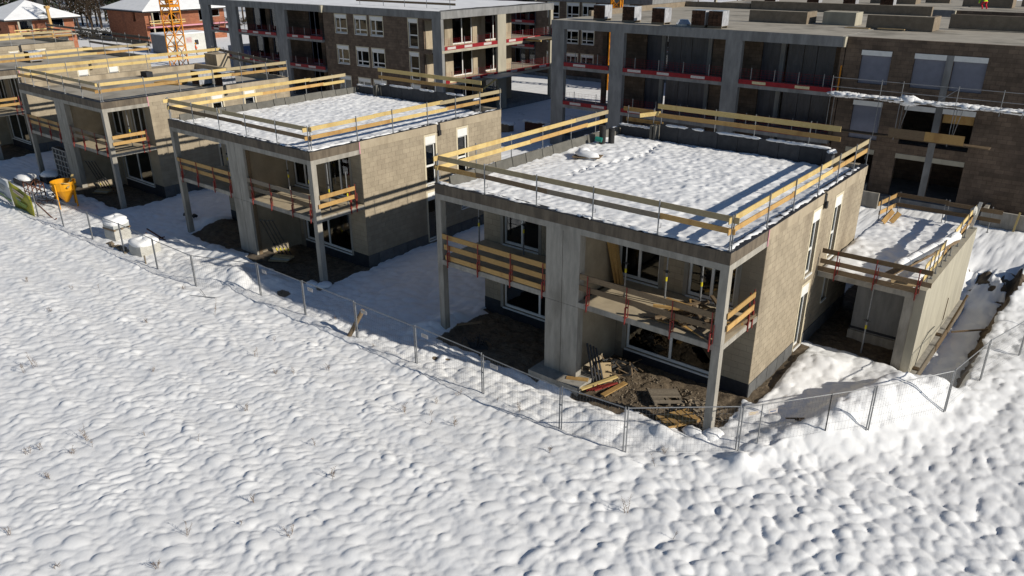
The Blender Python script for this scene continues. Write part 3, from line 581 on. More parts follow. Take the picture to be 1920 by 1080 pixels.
# roof snow, back and left upstands of the two finished roofs
for i in range(2):
    offset(HOUSE_X[i], [0, -.08][i], [0, .08][i]); nm = ['nearest', 'second'][i]
    snow_sheet('roof_snow', 'trodden snow covering the flat roof of the %s house' % nm, -W+.06, -.01, .015, D-.35, lambda X, Y: roofs(X, Y, 60+i*7, i == 0), seed=i*9, edge=.14, ragamp=.42)
    up = thing('upstand_boards', 'row of grey insulation boards along the roof edge of the %s house' % nm, 'insulation boards', (-W+.1, 6, H))
    y = .5; k = 0
    while y < D-.4:
        L = [1.5, 1.3, 1.1, .95, 1.2, .8][k % 6]; e = min(y+L, D-.35); t = rng.uniform(.0, .06); lean = .05
        m = MB(); a0, a1 = -W+.31, -W+.37; m.poly((a1+.1, y+.02, 6.1), (a1+.1, e-.02, 6.1), (a1, e-.02, 6.6+t), (a1, y+.02, 6.6+t)); m.poly((a0, e-.02, 6.1), (a0, y+.02, 6.1), (a0, y+.02, 6.6+t), (a0, e-.02, 6.6+t)); m.poly((a1+.1, y+.02, 6.1), (a1, y+.02, 6.6+t), (a0, y+.02, 6.6+t), (a0, y+.02, 6.1)); m.poly((a1+.1, e-.02, 6.1), (a0, e-.02, 6.1), (a0, e-.02, 6.6+t), (a1, e-.02, 6.6+t)); m.poly((a0, y+.02, 6.6+t), (a1, y+.02, 6.6+t), (a1, e-.02, 6.6+t), (a0, e-.02, 6.6+t))
        m.build('board', 'panel_grey', up); y = e; k += 1
    bk = thing('upstand_boards', 'row of tall dark boards along the back roof edge of the %s house' % nm, 'insulation boards', (-6, D-.4, H))
    x = -9.75
    while x < -1.6:
        L = rng.choice([1.0, 1.1, .95]); e = min(x+L, -1.55); MB().box(x+.01, D-.44+rng.uniform(0, .02), 6.1, e-.01, D-.36, 6.98+rng.uniform(-.05, .05)).build('board', 'panel_dark', bk); x = e
    for q in (-10.15, -9.95): MB().box(q, D-.75, 6.1, q+.12, D-.3, 6.95).build('board', 'panel_grey', bk)
    MB().box(-12.0, D-.42, 6.1, -10.3, D-.36, 6.72).build('board', 'panel_dark', bk); MB().box(-1.55, D-.75, 6.1, -1.3, D-.36, 6.85).build('board', 'panel_dark', bk)
    sn = MB()
    for q in range(26):
        cx = -9.6+q*.31+rng.uniform(-.1, .1)
        if fbm(np.array([cx*1.1]), np.array([i*3.3]), 5)[0] > .43: sn.blob((cx, D-.4, 6.99), .34, .10, .065, k=8, jit=.22, seed=q)
    for q in range(8): sn.blob((-11.9+q*.22, D-.4, 6.74), .2, .1, .06, jit=.3, seed=q+40)
    for q in range(3): sn.blob((-1.45+q*.03, D-.6+q*.12, 6.87), .16, .14, .11, jit=.2, seed=q+80)
    for q in range(60):
        yy = .9+q*.205
        if fbm(np.array([yy*1.3]), np.array([i*7.7]), 15)[0] > .5: sn.blob((-W+.22, yy, H+.12), .13, .17, .09, jit=.3, seed=q+120)
    o = sn.build('edge_snow', 'snow', smooth=True); tag(o, 'small ridges of snow lying on the roof edges of the %s house' % nm, 'snow', kind='stuff')
    rail('guard_rail', 'plank guard rail along the back roof edge of the %s house' % nm, 'guard rail', (-9.9, D-.2), (-1.35, D-.2), H+.05, 8.0, [.05, 2.9, 4.85, 7.35], splits(8.5, [8.7, 3], 7.72, 7.95, ['wood_new'] if i else ['wood_new'], .1)+splits(8.5, [5, 4.0], 7.3, 7.5, ['wood_orange', 'wood_orange'], .1), side=-.035, hook=False)
    rail('guard_rail', 'plank guard rail along the left roof edge of the %s house' % nm, 'guard rail', (-W+.08, .12), (-W+.08, D-1.6), H+.02, 7.58, [.05, 2.3, 4.6, 6.85, 9.1, 11.2], splits(12, [4.6, 5.0, 3], 7.32, 7.51, ['wood_new', 'wood_new', 'wood_pale'], .15)+splits(12, [6.0, 4.5, 2.0], 6.94, 7.12, ['wood_new', 'wood_orange'], .1), side=-.035, hook=False)
    if i == 0:
        rail('guard_rail', 'short plank rail across the recessed back corner of the nearest roof', 'guard rail', (-12.2, D+.4), (-10.4, D+.4), H-.4, 7.55, [.1, 1.6], [(-.1, 1.6, 7.25, 7.45, 'wood_orange'), (0, 2.0, 6.75, 6.93, 'wood_orange')], hook=False)
        tag(MB().bar((-10.6, D-1.0, 7.42), (-9.9, D-.2, 7.5), .035, .2).build('plank', 'wood_new'), 'short loose plank slanting at the back left corner of the nearest roof', 'plank')
        tag(MB().tube((-11.6, 10.15, 6.55), (-11.3, 10.25, 6.5), .12, k=12).build('drain_pipe', 'teal'), 'short teal drain pipe lying on the snowy roof by the grey boards', 'pipe')
        v = thing('vent_pipes', 'pair of black vent pipes standing at the left edge of the snowy roof', 'vent pipe', (-11.4, 10.7, 6.2))
        MB().tube((-11.5, 10.6, 6.1), (-11.5, 10.6, 7.12), .16, k=12).build('pipe', 'black_plastic', v); MB().tube((-11.15, 10.85, 6.1), (-11.15, 10.85, 7.0), .15, k=12).build('pipe', 'black_plastic', v)
        pb = thing('snowed_pallet', 'wooden board under a cap of snow on the nearest roof', 'board', (-10.3, 7.6, 6.3))
        MB().bar((-10.9, 7.35, 6.36), (-9.7, 7.75, 6.40), .7, .035).build('board', 'wood_old', pb); MB().blob((-10.3, 7.55, 6.46), .62, .36, .15, k=12, jit=.12, seed=3).blob((-10.75, 7.9, 6.45), .3, .3, .2, k=10, jit=.1, seed=4).build('snow_cap', 'snow', pb, smooth=True)
offset()
# third and fourth roof: bare concrete, extra rails, brick pallets
def brick_pallet(label, x, y, z, sx=1.0, sy=1.0, h=1.0, film=True, group=None, rows=4):
    p = thing('brick_pallet', label, 'brick pallet', (x, y, z), group)
    MB().box(x-sx/2, y-sy/2, z, x+sx/2, y-sy/2+.12, z+.12).box(x-sx/2, y+sy/2-.12, z, x+sx/2, y+sy/2, z+.12).box(x-sx/2, y-sy/2, z+.122, x+sx/2, y+sy/2, z+.15).build('pallet', 'wood_grey', p)
    dz = (h-.15)/rows; m = MB()
    for k in range(rows):
        for a in range(3):
            for b in range(2): m.box(x-sx/2+a*sx/3+.01, y-sy/2+b*sy/2+.01, z+.155+k*dz, x-sx/2+(a+1)*sx/3-.01, y-sy/2+(b+1)*sy/2-.01, z+.15+(k+1)*dz-.01)
    m.build('bricks', 'pallet_brick', p)
    if film: MB().box(x+sx/2+.004, y-sy/2-.01, z+.16, x+sx/2+.02, y+sy/2+.01, z+h+.015).box(x-sx/2, y-sy/2-.0, z+h+.004, x+sx/2+.004, y+sy/2, z+h+.02).build('wrap', 'film_clear', p)
    return p
brick_pallet('wrapped brick stack on the third roof, left of two', -44.0, 8.6, 6.2, 1.0, 1.0, 1.05)
brick_pallet('wrapped brick stack on the third roof, right of two', -42.0, 9.2, 6.2, 1.0, 1.0, 1.05)
brick_pallet('lone wrapped brick stack on the fourth roof', -67.5, 6.5, 6.25, 1.1, 1.0, .9)
tag(MB().bar((-47.5, 7.2, 6.3), (-45.4, 7.9, 6.3), .9, .12).build('plank_stack', 'wood_orange'), 'flat stack of boards on the third roof beside the brick stacks', 'boards')
tag(MB().box(-53.0, 14.2, 5.4, -51.2, 15.4, 7.3).build('stair_shaft', 'block_band'), 'block-built shaft rising behind the third roof', 'shaft')
tag(MB().box(-51.7, 8.0, 6.2, -50.8, 8.5, 6.6).build('roof_hatch', 'membrane'), 'black hatch on the third roof by its left edge', 'hatch')
rail('guard_rail', 'weathered plank guard rail along the back edge of the third roof', 'guard rail', (-54.6, 15.9), (-40.6, 13.1), 6.5, 7.65, [.1, 3, 6, 9, 11.5, 14.0], splits(14.2, [6, 5, 4], 7.35, 7.57, ['wood_grey'], .1)+splits(14.2, [5, 5, 5], 6.95, 7.13, ['wood_grey'], .1), hook=False)
rail('guard_rail', 'new plank rail along the left roof edge of the third house', 'guard rail', (-52.8, .2), (-52.8, 15.5), 6.55, 7.7, [.1, 3, 6, 9, 12, 15.0], splits(15.2, [5, 5, 6], 7.4, 7.62, ['wood_new'], .2)+splits(15.2, [5, 5, 6], 7.0, 7.2, ['wood_new'], .2), hook=False)
rail('guard_rail', 'plank rail along the back edge of the fourth roof', 'guard rail', (-72.6, 13.6), (-60.6, 13.4), 6.6, 7.75, [.1, 3, 6, 9, 11.7], splits(12.1, [6, 7], 7.4, 7.62, ['wood_grey'], .1)+splits(12.1, [6, 7], 7.0, 7.2, ['wood_grey'], .1), hook=False)
rail('guard_rail', 'plank rail along the back edge of the fifth roof', 'guard rail', (-91.6, 17.3), (-66.5, 16.6), 6.7, 7.75, [.1, 4, 8, 12, 14, 17, 20, 23, 25], splits(25, [6, 7], 7.4, 7.62, ['wood_grey'], .1)+splits(25, [6, 7], 7.0, 7.2, ['wood_grey'], .1), hook=False)
tag(MB().box(-66.0, 14.0, -.2, -54.5, 17.5, 5.0).build('garage_block', 'block_band'), 'low block garage standing behind the third and fourth houses', 'garage')

# ------------------------------------------------------------------ garages
offset()
g = thing('garage', 'flat-roofed concrete garage with open front right of the nearest house', 'garage', (2, 13, -.2))
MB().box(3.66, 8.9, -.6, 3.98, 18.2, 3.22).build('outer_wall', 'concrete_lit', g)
MB().box(3.3, 8.93, -.6, 3.657, 9.2, 2.82).build('front_pier', 'concrete', g)
MB().box(.03, 8.86, 2.83, 3.655, 18.2, 3.05).build('roof_slab', 'concrete', g)
MB().box(1.25, 10.4, -.6, 3.65, 10.7, 2.82).build('cross_wall', 'concrete_grey', g)  # greyer than the other garage concrete, shade put in the colour
MB().box(1.2, 10.28, -.6, 3.65, 10.395, .28).build('plinth', 'concrete', g)
MB().box(1.2, 10.385, .32, 3.65, 10.398, .42).build('damp_strip', 'membrane', g)
MB().box(.03, 17.9, -.6, 3.65, 18.2, 2.82).build('back_wall', 'block', g)
MB().box(3.985, 9.0, -1.2, 4.22, 18.2, -.38).build('footing', 'concrete', g)
for k, (a, b) in enumerate(((9.0, 12.2), (12.25, 15.2), (15.25, 18.0))): MB().box(4.222, a, -.75, 4.255, b, -.36).build('formwork_board', 'wood_old' if k % 2 else 'wood_grey', g)
for a in (9.6, 9.68, 9.76, 13.4, 13.48, 13.56): MB().box(3.982, a, -.37, 4.2, a+.03, -.30).build('tie', 'wood_old', g)
snow_sheet('garage_snow', 'footprinted snow on the flat garage roof', .04, 3.62, 9.0, 18.1, lambda X, Y: 3.15+.08*(fbm(X*.6, Y*.6, 91)-.5)+.13*domes(X, Y, .5, 92, .45, .9, .2)*fbm(X, Y, 3)+.05*domes(X, Y, .25, 96, .45, .9, .2)+.06*sstep(13, 16, Y), seed=31, edge=.2)
kw = dict(pm='red_paint', hook=False, clamp='red_paint', pw=.035)
rail('garage_rail', 'plank rail with red posts across the front edge of the garage roof', 'guard rail', (.1, 8.8), (3.95, 8.8), 3.05, 4.02, [.6, 2.05, 3.55], [(-.02, 3.85, 3.86, 4.05, 'wood_old'), (-.02, 3.9, 3.4, 3.59, 'wood_old'), (-.05, 3.6, 3.06, 3.26, 'wood_old')], side=.05, **kw)
rail('garage_rail', 'plank rail with steel posts along the outer garage wall', 'guard rail', (3.8, 9.3), (3.8, 18.1), 3.22, 4.35, [.3, 1.0, 1.7, 2.6, 3.4, 4.2, 5.6, 7.0, 8.6], [(-.2, 3.1, 3.98, 4.17, 'wood_new'), (-.2, 2.6, 3.5, 3.69, 'wood_new'), (3.0, 8.9, 4.02, 4.22, 'wood_new'), (2.8, 8.9, 3.55, 3.75, 'wood_orange')], side=.045, hook=False)
rail('garage_rail', 'weathered plank rail across the back edge of the garage roof', 'guard rail', (.5, 18.1), (4.6, 18.1), 3.1, 4.3, [.05, 2.0, 2.15, 3.9], [(-.1, 2.1, 4.05, 4.25, 'wood_old'), (2.1, 4.3, 4.03, 4.22, 'wood_old'), (0, 4.3, 3.6, 3.79, 'wood_old')], side=-.04, hook=False)
rail('garage_rail', 'short plank rail at the back left corner of the garage roof', 'guard rail', (.2, 16.2), (.45, 18.0), 3.1, 4.3, [.05, .9], [(-.1, 1.9, 4.02, 4.22, 'wood_orange'), (.2, 1.9, 3.55, 3.74, 'wood_orange')], hook=False)
tag(MB().bar((.5, 15.9, 3.35), (.75, 16.3, 3.85), .05, .3).bar((.75, 16.3, 3.3), (1.0, 16.5, 3.75), .05, .25).build('broken_board', 'wood_orange'), 'two splintered orange boards standing crosswise on the garage roof', 'boards')
b = thing('snow_covered_timber', 'dark timber beam under a thick roll of snow lying across the garage rail', 'beam', (3, 11, 3.4))
MB().bar((2.5, 9.1, 3.42), (3.95, 13.2, 4.02), .28, .10).build('beam', 'wood_old', b)
m = MB()
for k in range(40): t = .18+.82*k/39; m.blob((2.5+1.45*t-.05, 9.1+4.1*t, 3.42+.6*t+.15+.015*math.sin(k*.9)), .20+.02*math.sin(k*.5), .24, .18+.02*math.sin(k*.7), k=12, jit=.0, seed=k)
m.build('snow_roll', 'snow', b, smooth=True)
tag(MB().bar((2.7, 9.05, 3.22), (3.55, 9.3, 3.24), .5, .03).build('formwork_sheet', 'plywood'), 'greenish formwork sheet at the front right corner of the garage roof', 'board')
tag(MB().bar((3.85, 17.2, 3.5), (3.9, 18.0, 4.45), .14, .03).blob((3.78, 17.5, 4.15), .14, .22, .2, k=8, jit=.2, seed=6).build('snowy_batten', 'tarp_white'), 'snow-covered batten propped at the back right corner of the garage rail', 'batten')
prop('slim steel prop with yellow band standing inside the open garage', 2.1, 9.25, -.3, 2.82)
tag(MB().bar((4.1, 14.2, -.9), (4.65, 14.7, 1.25), .09, .05).bar((4.06, 13.9, .2), (4.06, 14.0, 1.2), .03, .03).build('wooden_brace', 'wood_old'), 'pair of wooden battens bracing the outer garage wall', 'brace')
tag(MB().bar((4.4, 14.6, -.55), (5.75, 15.4, -.3), .06, .06).build('ground_batten', 'wood_old'), 'thin batten lying level across the trench', 'batten')
tag(MB().path([(4.05, 9.6, -.2), (4.03, 10.2, .55), (4.02, 11.2, .62), (4.02, 12.4, .45)], .015).build('cable', 'steel_dark'), 'thin dark cable hanging on the outer garage wall', 'cable')
# the matching garage in the gap between the two snow-roofed houses
g = thing('garage', 'low garage wedged between the nearest and second house', 'garage', (-14.5, 12, -.2))
MB().box(-16.4, 9.4, -.5, -16.1, 18.2, 2.8).build('outer_wall', 'concrete', g); MB().box(-16.4, 9.4, 2.8, -W-.03, 18.2, 3.02).build('roof_slab', 'concrete', g); MB().box(-16.1, 13, -.5, -W-.03, 13.3, 2.8).build('cross_wall', 'block', g)
snow_sheet('garage_snow', 'snow on the low garage roof between the two snow-roofed houses', -16.3, -W-.06, 9.5, 18.1, lambda X, Y: 3.12+.12*(fbm(X*.8, Y*.8, 93)-.5)+.09*domes(X, Y, .5, 94), seed=37)
rail('garage_rail', 'low plank rail below the left roof edge of the nearest house', 'guard rail', (-13.55, 5.2), (-13.85, 10.2), 3.02, 4.3, [.3, 1.5, 2.7, 3.9, 4.8], [(-.2, 2.4, 4.1, 4.28, 'wood_orange'), (2.2, 5.1, 4.1, 4.28, 'wood_new'), (-.2, 4.6, 3.72, 3.9, 'wood_new')], hook=False)
tag(MB().bar((-13.8, 10.1, 4.1), (-12.7, 10.6, 4.1), .03, .18).build('plank', 'wood_old'), 'short cross plank at the end of the low garage rail', 'plank')

# ------------------------------------------------------------------ apartment blocks behind
def toe_board(par, F, u0, u1, z, seedv=0, h=.3, n=.02):
    q = random.Random(seedv); m = MB(); F.box(m, u0, u1, n-.03, n, z, z+h); tb = m.build('toe_board', 'red_board', par)
    u = u0+q.uniform(.3, 1.0)
    while u < u1-1.0:
        L = q.uniform(.9, 1.25); mt = 'board_cream' if q.random() < .25 else 'board_label'
        if u+L < u1-.1:
            m = MB(); F.box(m, u, u+L, n+.001, n+.012, z+.06, z+h-.06); lb = m.build('label_plate', mt, tb)
        u += L+q.uniform(.8, 2.0)
def mesh_guard(par, F, u0, u1, z, n=.05, posts=4, hgt=1.1, mat='red_board'):
    m = MB()
    for k in range(posts):
        p = F.pt(u0+(u1-u0)*(k+.5)/posts, n, z); MB().bar(p, (p[0], p[1], z+hgt), .04, .04).build('guard_post', 'steel', par)
    for q in np.arange(.35, 1.05, .16): m.bar(F.pt(u0, n, z+q), F.pt(u1, n, z+q), .008, .008)
    for q in np.arange(u0, u1, .3): m.bar(F.pt(q, n, z+.3), F.pt(q, n, z+1.0), .006, .006)
    o = m.build('guard_mesh', mat, par); o['kind'] = 'stuff'
def block_E(oy, label, detail=True):
    offset(0, oy, 0)
    e = thing('apartment_block', label, 'apartment block', (-10, 31, 0), 'three-storey apartment blocks under construction')
    F = Face('y', 31.0); FM = Face('y', 31.45)
    MB().box(-29.75, 31.0, 9.32, -7.1, 53, 9.95).build('roof_beam', 'concrete_grey', e); MB().box(-7.098, 31.76, 9.6, 5.2, 53, 9.93).build('roof_slab', 'concrete_roof', e)
    MB().box(-29.7, 31.06, 9.952, -7.2, 52.9, 9.965).build('roof_deck', 'concrete_roof', e)
    for z0, z1 in ((6.25, 6.5), (3.22, 3.48)): MB().box(-29.72, 31.03, z0, -7.12, 33.6, z1).build('floor_slab', 'concrete_grey', e)
    MB().box(-29.72, 31.03, -.3, 5.2, 53, .42).build('ground_slab', 'concrete_grey', e)
    for a, b in ((-29.7, -28.5), (-24.2, -23.0), (-14.9, -13.7)):
        for z0, z1 in ((.42, 3.22), (3.48, 6.25), (6.5, 9.32)): MB().box(a, 31.02, z0, b, 31.42, z1).build('column', 'concrete_grey', e)
    # end strip: beam return, its sunlight put in the paler colour, and a pink joint
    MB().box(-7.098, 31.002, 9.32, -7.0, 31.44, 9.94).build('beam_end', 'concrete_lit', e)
    for fl, (z0, z1) in enumerate(((.42, 3.22), (3.48, 6.25), (6.5, 9.32))):
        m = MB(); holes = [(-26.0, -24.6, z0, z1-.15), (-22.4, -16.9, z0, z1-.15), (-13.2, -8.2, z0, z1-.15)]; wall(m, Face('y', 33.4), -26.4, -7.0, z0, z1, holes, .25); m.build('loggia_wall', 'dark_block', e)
        for a, b, *_ in holes[1:]:
            u = a; k = 0
            while u < b-.3:
                L = [1.3, .5, 1.1, .9][k % 4]; q = min(u+L, b)
                if k % 4 == 1: MB().box(u+.05, 33.3, z0, u+.35, 33.6, z1-.151).build('pier', 'concrete_grey', e)
                else: MB().box(u+.02, 33.5, z0+.03, q-.02, 33.53, z1-.17).build('film_sheet', 'plastic_film', e)
                u = q; k += 1
        MB().box(-7.3, 31.42, z0, -7.05, 33.4, z1).box(-15.0, 33.66, z0, -14.7, 40, z1).build('inner_wall', 'dark_block', e)
        if fl:
            for k, (a, b) in enumerate(((-28.45, -24.25), (-22.95, -14.95), (-13.65, -7.15))): toe_board(e, F, a, b, z0, 10*fl+k); mesh_guard(e, F, a, b, z0, n=-.06, posts=2+2*(k > 0))
    # masonry half
    wn = []
    for k, (z0, z1) in enumerate(((.45, 3.15), (3.75, 6.15), (7.2, 9.2))):
        for (a, b) in ((-6.02, -4.25), (-2.96, -1.23), (-.83, .93)): wn.append((a, b, z0, z1))
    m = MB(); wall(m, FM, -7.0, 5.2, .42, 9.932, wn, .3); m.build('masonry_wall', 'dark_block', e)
    MB().box(-1.225, 31.43, .42, -.835, 31.449, 9.2).build('pilaster', 'concrete_grey', e)
    for k, (a, b, z0, z1) in enumerate(wn):
        w_ = MB(); FM.box(w_, a, b, -.2, .03, z1-.3, z1); wd = w_.build('window', 'concrete_lit' if k < 3 else 'pvc', e)
        if k >= 6 or k == 3: s = MB(); FM.box(s, a+.02, b-.02, -.14, -.11, z0, z1-.3); s.build('shutter', 'shutter', wd)
        if k == 5: s = MB(); FM.box(s, a+.05, b-.05, -.25, -.22, z1-.85, z1-.35); s.build('board', 'wood_orange', wd)
    for z0, z1 in ((3.2, 3.5), (6.25, 6.5)): MB().box(-6.98, 31.76, z0, 5.2, 53, z1).build('floor_slab', 'concrete_grey', e)
    MB().box(4.9, 31.76, .42, 5.2, 53, 9.6).build('end_wall', 'dark_block', e)
    MB().box(-7, 36, .42, 4.9, 36.3, 9.6).build('inner_wall', 'dark_block', e)
    MB().box(-30, 52.7, -.2, -26, 53, 9.3).box(-22, 52.7, -.2, 5.2, 53, 9.6).build('rear_wall', 'dark_block', e)
    # low walls round the roof shafts
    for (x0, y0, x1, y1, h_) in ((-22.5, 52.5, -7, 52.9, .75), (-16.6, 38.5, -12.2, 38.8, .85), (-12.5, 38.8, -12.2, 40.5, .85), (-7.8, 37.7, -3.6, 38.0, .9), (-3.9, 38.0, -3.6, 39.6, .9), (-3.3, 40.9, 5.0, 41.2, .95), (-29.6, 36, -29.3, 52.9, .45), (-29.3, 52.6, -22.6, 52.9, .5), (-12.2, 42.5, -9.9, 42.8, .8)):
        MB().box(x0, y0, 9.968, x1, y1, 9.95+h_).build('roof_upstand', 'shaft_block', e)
    return e
block_E(0, 'long concrete apartment block behind the nearest house with open dark loggias')
offset(); m = MB().box(-11.3, 39.2, 9.97, -9.0, 40.8, 10.85); m.build('chimney_block', 'concrete_lit'); tag(bpy.context.scene.objects['chimney_block'], 'pale concrete cube on the roof of the long apartment block', 'roof block')
for k, (px, py) in enumerate(((-26.2, 32.9), (-23.4, 32.6), (-20.7, 32.3), (-17.3, 31.9), (-16.0, 31.85))):
    brick_pallet(['leftmost wrapped brick stack on the roof of the long apartment block', 'second wrapped brick stack from the left on the long apartment block roof', 'middle wrapped brick stack on the long apartment block roof', 'fourth wrapped brick stack on the long apartment block roof, touching the last', 'rightmost wrapped brick stack on the long apartment block roof'][k], px, py, 9.97, 1.05, 1.0, 1.12, group='brick stacks on the roof edge')
o = MB().lathe((-18.8, 32.2, 9.97), [(.55, 0), (.55, .12), (.33, .42), (.30, .42), (.02, .43)], k=10).build('roof_vent', 'zinc'); tag(o, 'shiny sheet-metal roof vent between the brick stacks', 'vent')
tag(MB().box(-6.9, 37.2, 10.0, -5.2, 37.6, 10.06).box(-9.0, 37.0, 9.97, -7.4, 37.9, 10.02).build('board_pile', 'plywood'), 'flat boards lying beside the pale cube on the roof', 'boards')
block_E(30.7, 'second long apartment block farther back behind the first one', False)
offset(0, 30.7, 0)
for k, px in enumerate((-25.0, -20.5, -16.9, -13.4)): brick_pallet(['leftmost brick stack on the far apartment block roof', 'second brick stack on the far apartment block roof', 'third brick stack on the far apartment block roof', 'rightmost brick stack on the far apartment block roof'][k], px, 33.0, 9.97, 1.2, 1.0, 1.1, group='brick stacks on the far roof')
offset()
# scaffold in front of the masonry half
s = thing('scaffold', 'steel scaffold with a snow-covered deck in front of the brown brick wall', 'scaffold', (0, 30.6, 0))
MB().box(-7.1, 29.75, 6.56, 6, 30.7, 6.62).build('deck', 'wood_grey', s); m = MB()
for k in range(70): m.blob((-6.9+k*.183, 30.1+rng.uniform(-.06, .06), 6.61), .42, .38, .13+.025*math.sin(k*.35)+.015*rng.random()+(.16 if k in (23, 24, 25) else 0), k=7, jit=.3, seed=k)
m.build('deck_snow', 'snow', s, smooth=True)
for px in (-7.0, -4.1, -2.9, .05, 2.3, 3.4, 6.0):
    for py in (29.78, 30.66): MB().tube((px, py, 4.3 if px < 2 else 6.3), (px, py, 7.75 if py < 30 else 6.6), .019).build('upright', 'steel', s)
for z in (7.1, 7.65): MB().tube((-7.0, 29.76, z), (6, 29.76, z), .02).build('ledger', 'galv', s)
MB().box(-6.8, 29.9, 4.36, 2.2, 30.6, 4.41).build('lower_deck', 'wood_old', s)
for a, b, mt in ((-3.2, -1.2, 'wood_old'), (-1.2, .9, 'wood_orange')): MB().box(a, 29.72, 4.45, b, 29.75, 5.0).build('kick_board', mt, s)
for a, b in (((-1.0, 29.77, 6.7), (.05, 29.77, 7.6)), ((-2.9, 30.66, 4.4), (-2.4, 29.78, 6.5)), ((.05, 30.66, 4.4), (.5, 29.78, 6.5))): MB().tube(a, b, .022).build('brace', 'galv', s)
MB().bar((-7.05, 31.2, 6.6), (-7.05, 31.2, 8.2), .06, .12).build('orange_post', 'yellow_paint', s)
for k, (x0, x1, yy, lab) in enumerate(((-4.5, -3.0, 29.4, 'low concrete light-well wall left of the dark ground floor openings'), (2.6, 5.5, 29.8, 'low concrete light-well wall right of the dark ground floor openings'))):
    tag(MB().box(x0, yy, -.4, x1, yy+.2, .95).box(x0, yy+.2, -.4, x0+.2, 31.4, .95).build('light_well', 'concrete', None), lab, 'wall')
tag(MB().bar((4.4, 29.6, -.2), (4.5, 29.7, 1.15), .1, .05).build('wooden_post', 'wood_new'), 'pale batten leaning on the right light-well wall', 'batten')

def block_D(ox, oy, label, full=True):
    offset(ox, oy, 0)
    e = thing('apartment_block', label, 'apartment block', (-60, 32, 0), 'three-storey apartment blocks under construction')
    F = Face('y', 31.7); FM = Face('y', 32.0); FX = Face('x', -42.9); floors = ((.42, 3.3), (3.55, 6.33), (6.58, 9.35))
    MB().box(-83, 31.7, 9.35, -60, 50, 10.0).box(-60, 32.0, 9.35, -42.9, 49.2, 10.0).build('roof_slab', 'concrete_grey', e)
    MB().box(-59.99, 31.702, 9.3, -59.7, 31.99, 9.99).build('beam_end', 'concrete_lit', e)  # paler than the beam itself, sunlit look painted in
    MB().box(-83, 31.75, -.3, -42.95, 49.2, .4).build('ground_slab', 'concrete_grey', e)
    for z0, z1 in ((3.3, 3.55), (6.33, 6.58)):
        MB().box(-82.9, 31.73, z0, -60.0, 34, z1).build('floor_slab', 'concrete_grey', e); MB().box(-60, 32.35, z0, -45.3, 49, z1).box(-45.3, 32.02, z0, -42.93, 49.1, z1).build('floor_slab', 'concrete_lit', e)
    for a, b in ((-82.9, -81.1), (-77.4, -75.4), (-67.9, -66.1)):
        for z0, z1 in floors: MB().box(a, 31.72, z0-.02, b, 32.1, z1).build('column', 'concrete_grey', e)
    for k, (z0, z1) in enumerate(floors):
        holes = [(-75.6, -73.0, z0+.05, z1-.15), (-72.2, -69.0, z0+.05, z1-.15), (-65.0, -63.2, z0+.05, z1-.15), (-62.6, -60.6, z0+.05, z1-.15)]
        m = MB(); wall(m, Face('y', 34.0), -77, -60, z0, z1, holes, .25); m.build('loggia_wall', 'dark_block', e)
        for h in holes: window(e, Face('y', 34.0), *h, mull=((h[0]+h[1])/2,), sill=False, matf='shutter')
        if k:
            for j, (a, b) in enumerate(((-81.0, -77.5), (-75.3, -68.0), (-66.0, -59.9))): toe_board(e, F, a, b, z0, 40+10*k+j, .32); mesh_guard(e, F, a, b, z0, n=-.08, posts=3)
        wl = [(-57.95, -56.2, z0+.85, z1-.15), (-54.95, -53.15, z0+.85, z1-.15), (-52.6, -50.8, z0+.85, z1-.15), (-47.2, -46.0, z0+.1, z1-.12), (-45.35, -44.2, z0, z1-.15)]
        m = MB(); wall(m, FM, -59.9, -44.2, z0-.25, z1, wl, .3); m.build('masonry_wall', 'dark_block', e)
        if k == 0: MB().box(-60.0, 32.003, -.3, -43, 32.3, .42).build('plinth', 'concrete_grey', e)
        for j, h in enumerate(wl[:4]): window(e, FM, *h, mull=((h[0]+h[1])/2-.2,) if j < 3 else (), transom=(h[2]+.45 if j < 3 else h[2]+1.1), box=.28, rec=.06, surround=.1)
        # corner column and the sunlit east loggia
        MB().box(-44.1, 32.003, z0-.25, -42.95, 32.35, z1).build('column', 'concrete_grey', e); MB().box(-43.2, 39.95, z0-.25, -42.92, 41.25, z1).build('column', 'concrete_lit', e); MB().box(-43.2, 48.7, z0-.25, -42.92, 49.15, z1).build('column', 'concrete_lit', e)
        hs = [(33.6, 34.9, z0+.1, z1-.2), (36.0, 38.9, z0+.1, z1-.2), (40.8, 43.6, z0+.1, z1-.2)]
        m = MB(); wall(m, Face('x', -45.3), 32.35, 45.0, z0, z1, hs, .25); m.build('loggia_wall', 'block_band', e)
        for h in hs: window(e, Face('x', -45.3), *h, mull=((h[0]+h[1])/2,), sill=False)
        if k: toe_board(e, FX, 32.4, 39.9, z0, 70+k, .34, n=-.02); toe_board(e, FX, 41.3, 48.6, z0, 80+k, .34, n=-.02); mesh_guard(e, FX, 32.4, 39.9, z0, n=-.12); mesh_guard(e, FX, 41.3, 48.6, z0, n=-.12)
    MB().box(-83, 38, .4, -60, 38.3, 9.3).box(-60, 37, .4, -48.5, 37.3, 9.3).build('inner_wall', 'dark_block', e)
    return e
block_D(0, 0, 'concrete apartment block with sunlit end loggias and red toe boards, behind the second house')
snow_sheet('roof_snow', 'thin snow on the flat roof of the block with the sunlit end', -82, -43.2, 32.1, 48.9, lambda X, Y: 10.05+.10*domes(X, Y, 1.2, 95)*fbm(X*.4, Y*.4, 2), step=.5, seed=51)
offset(); block_D(4.2, 30.7, 'rear apartment block whose white windows show behind the sunlit one')
offset()
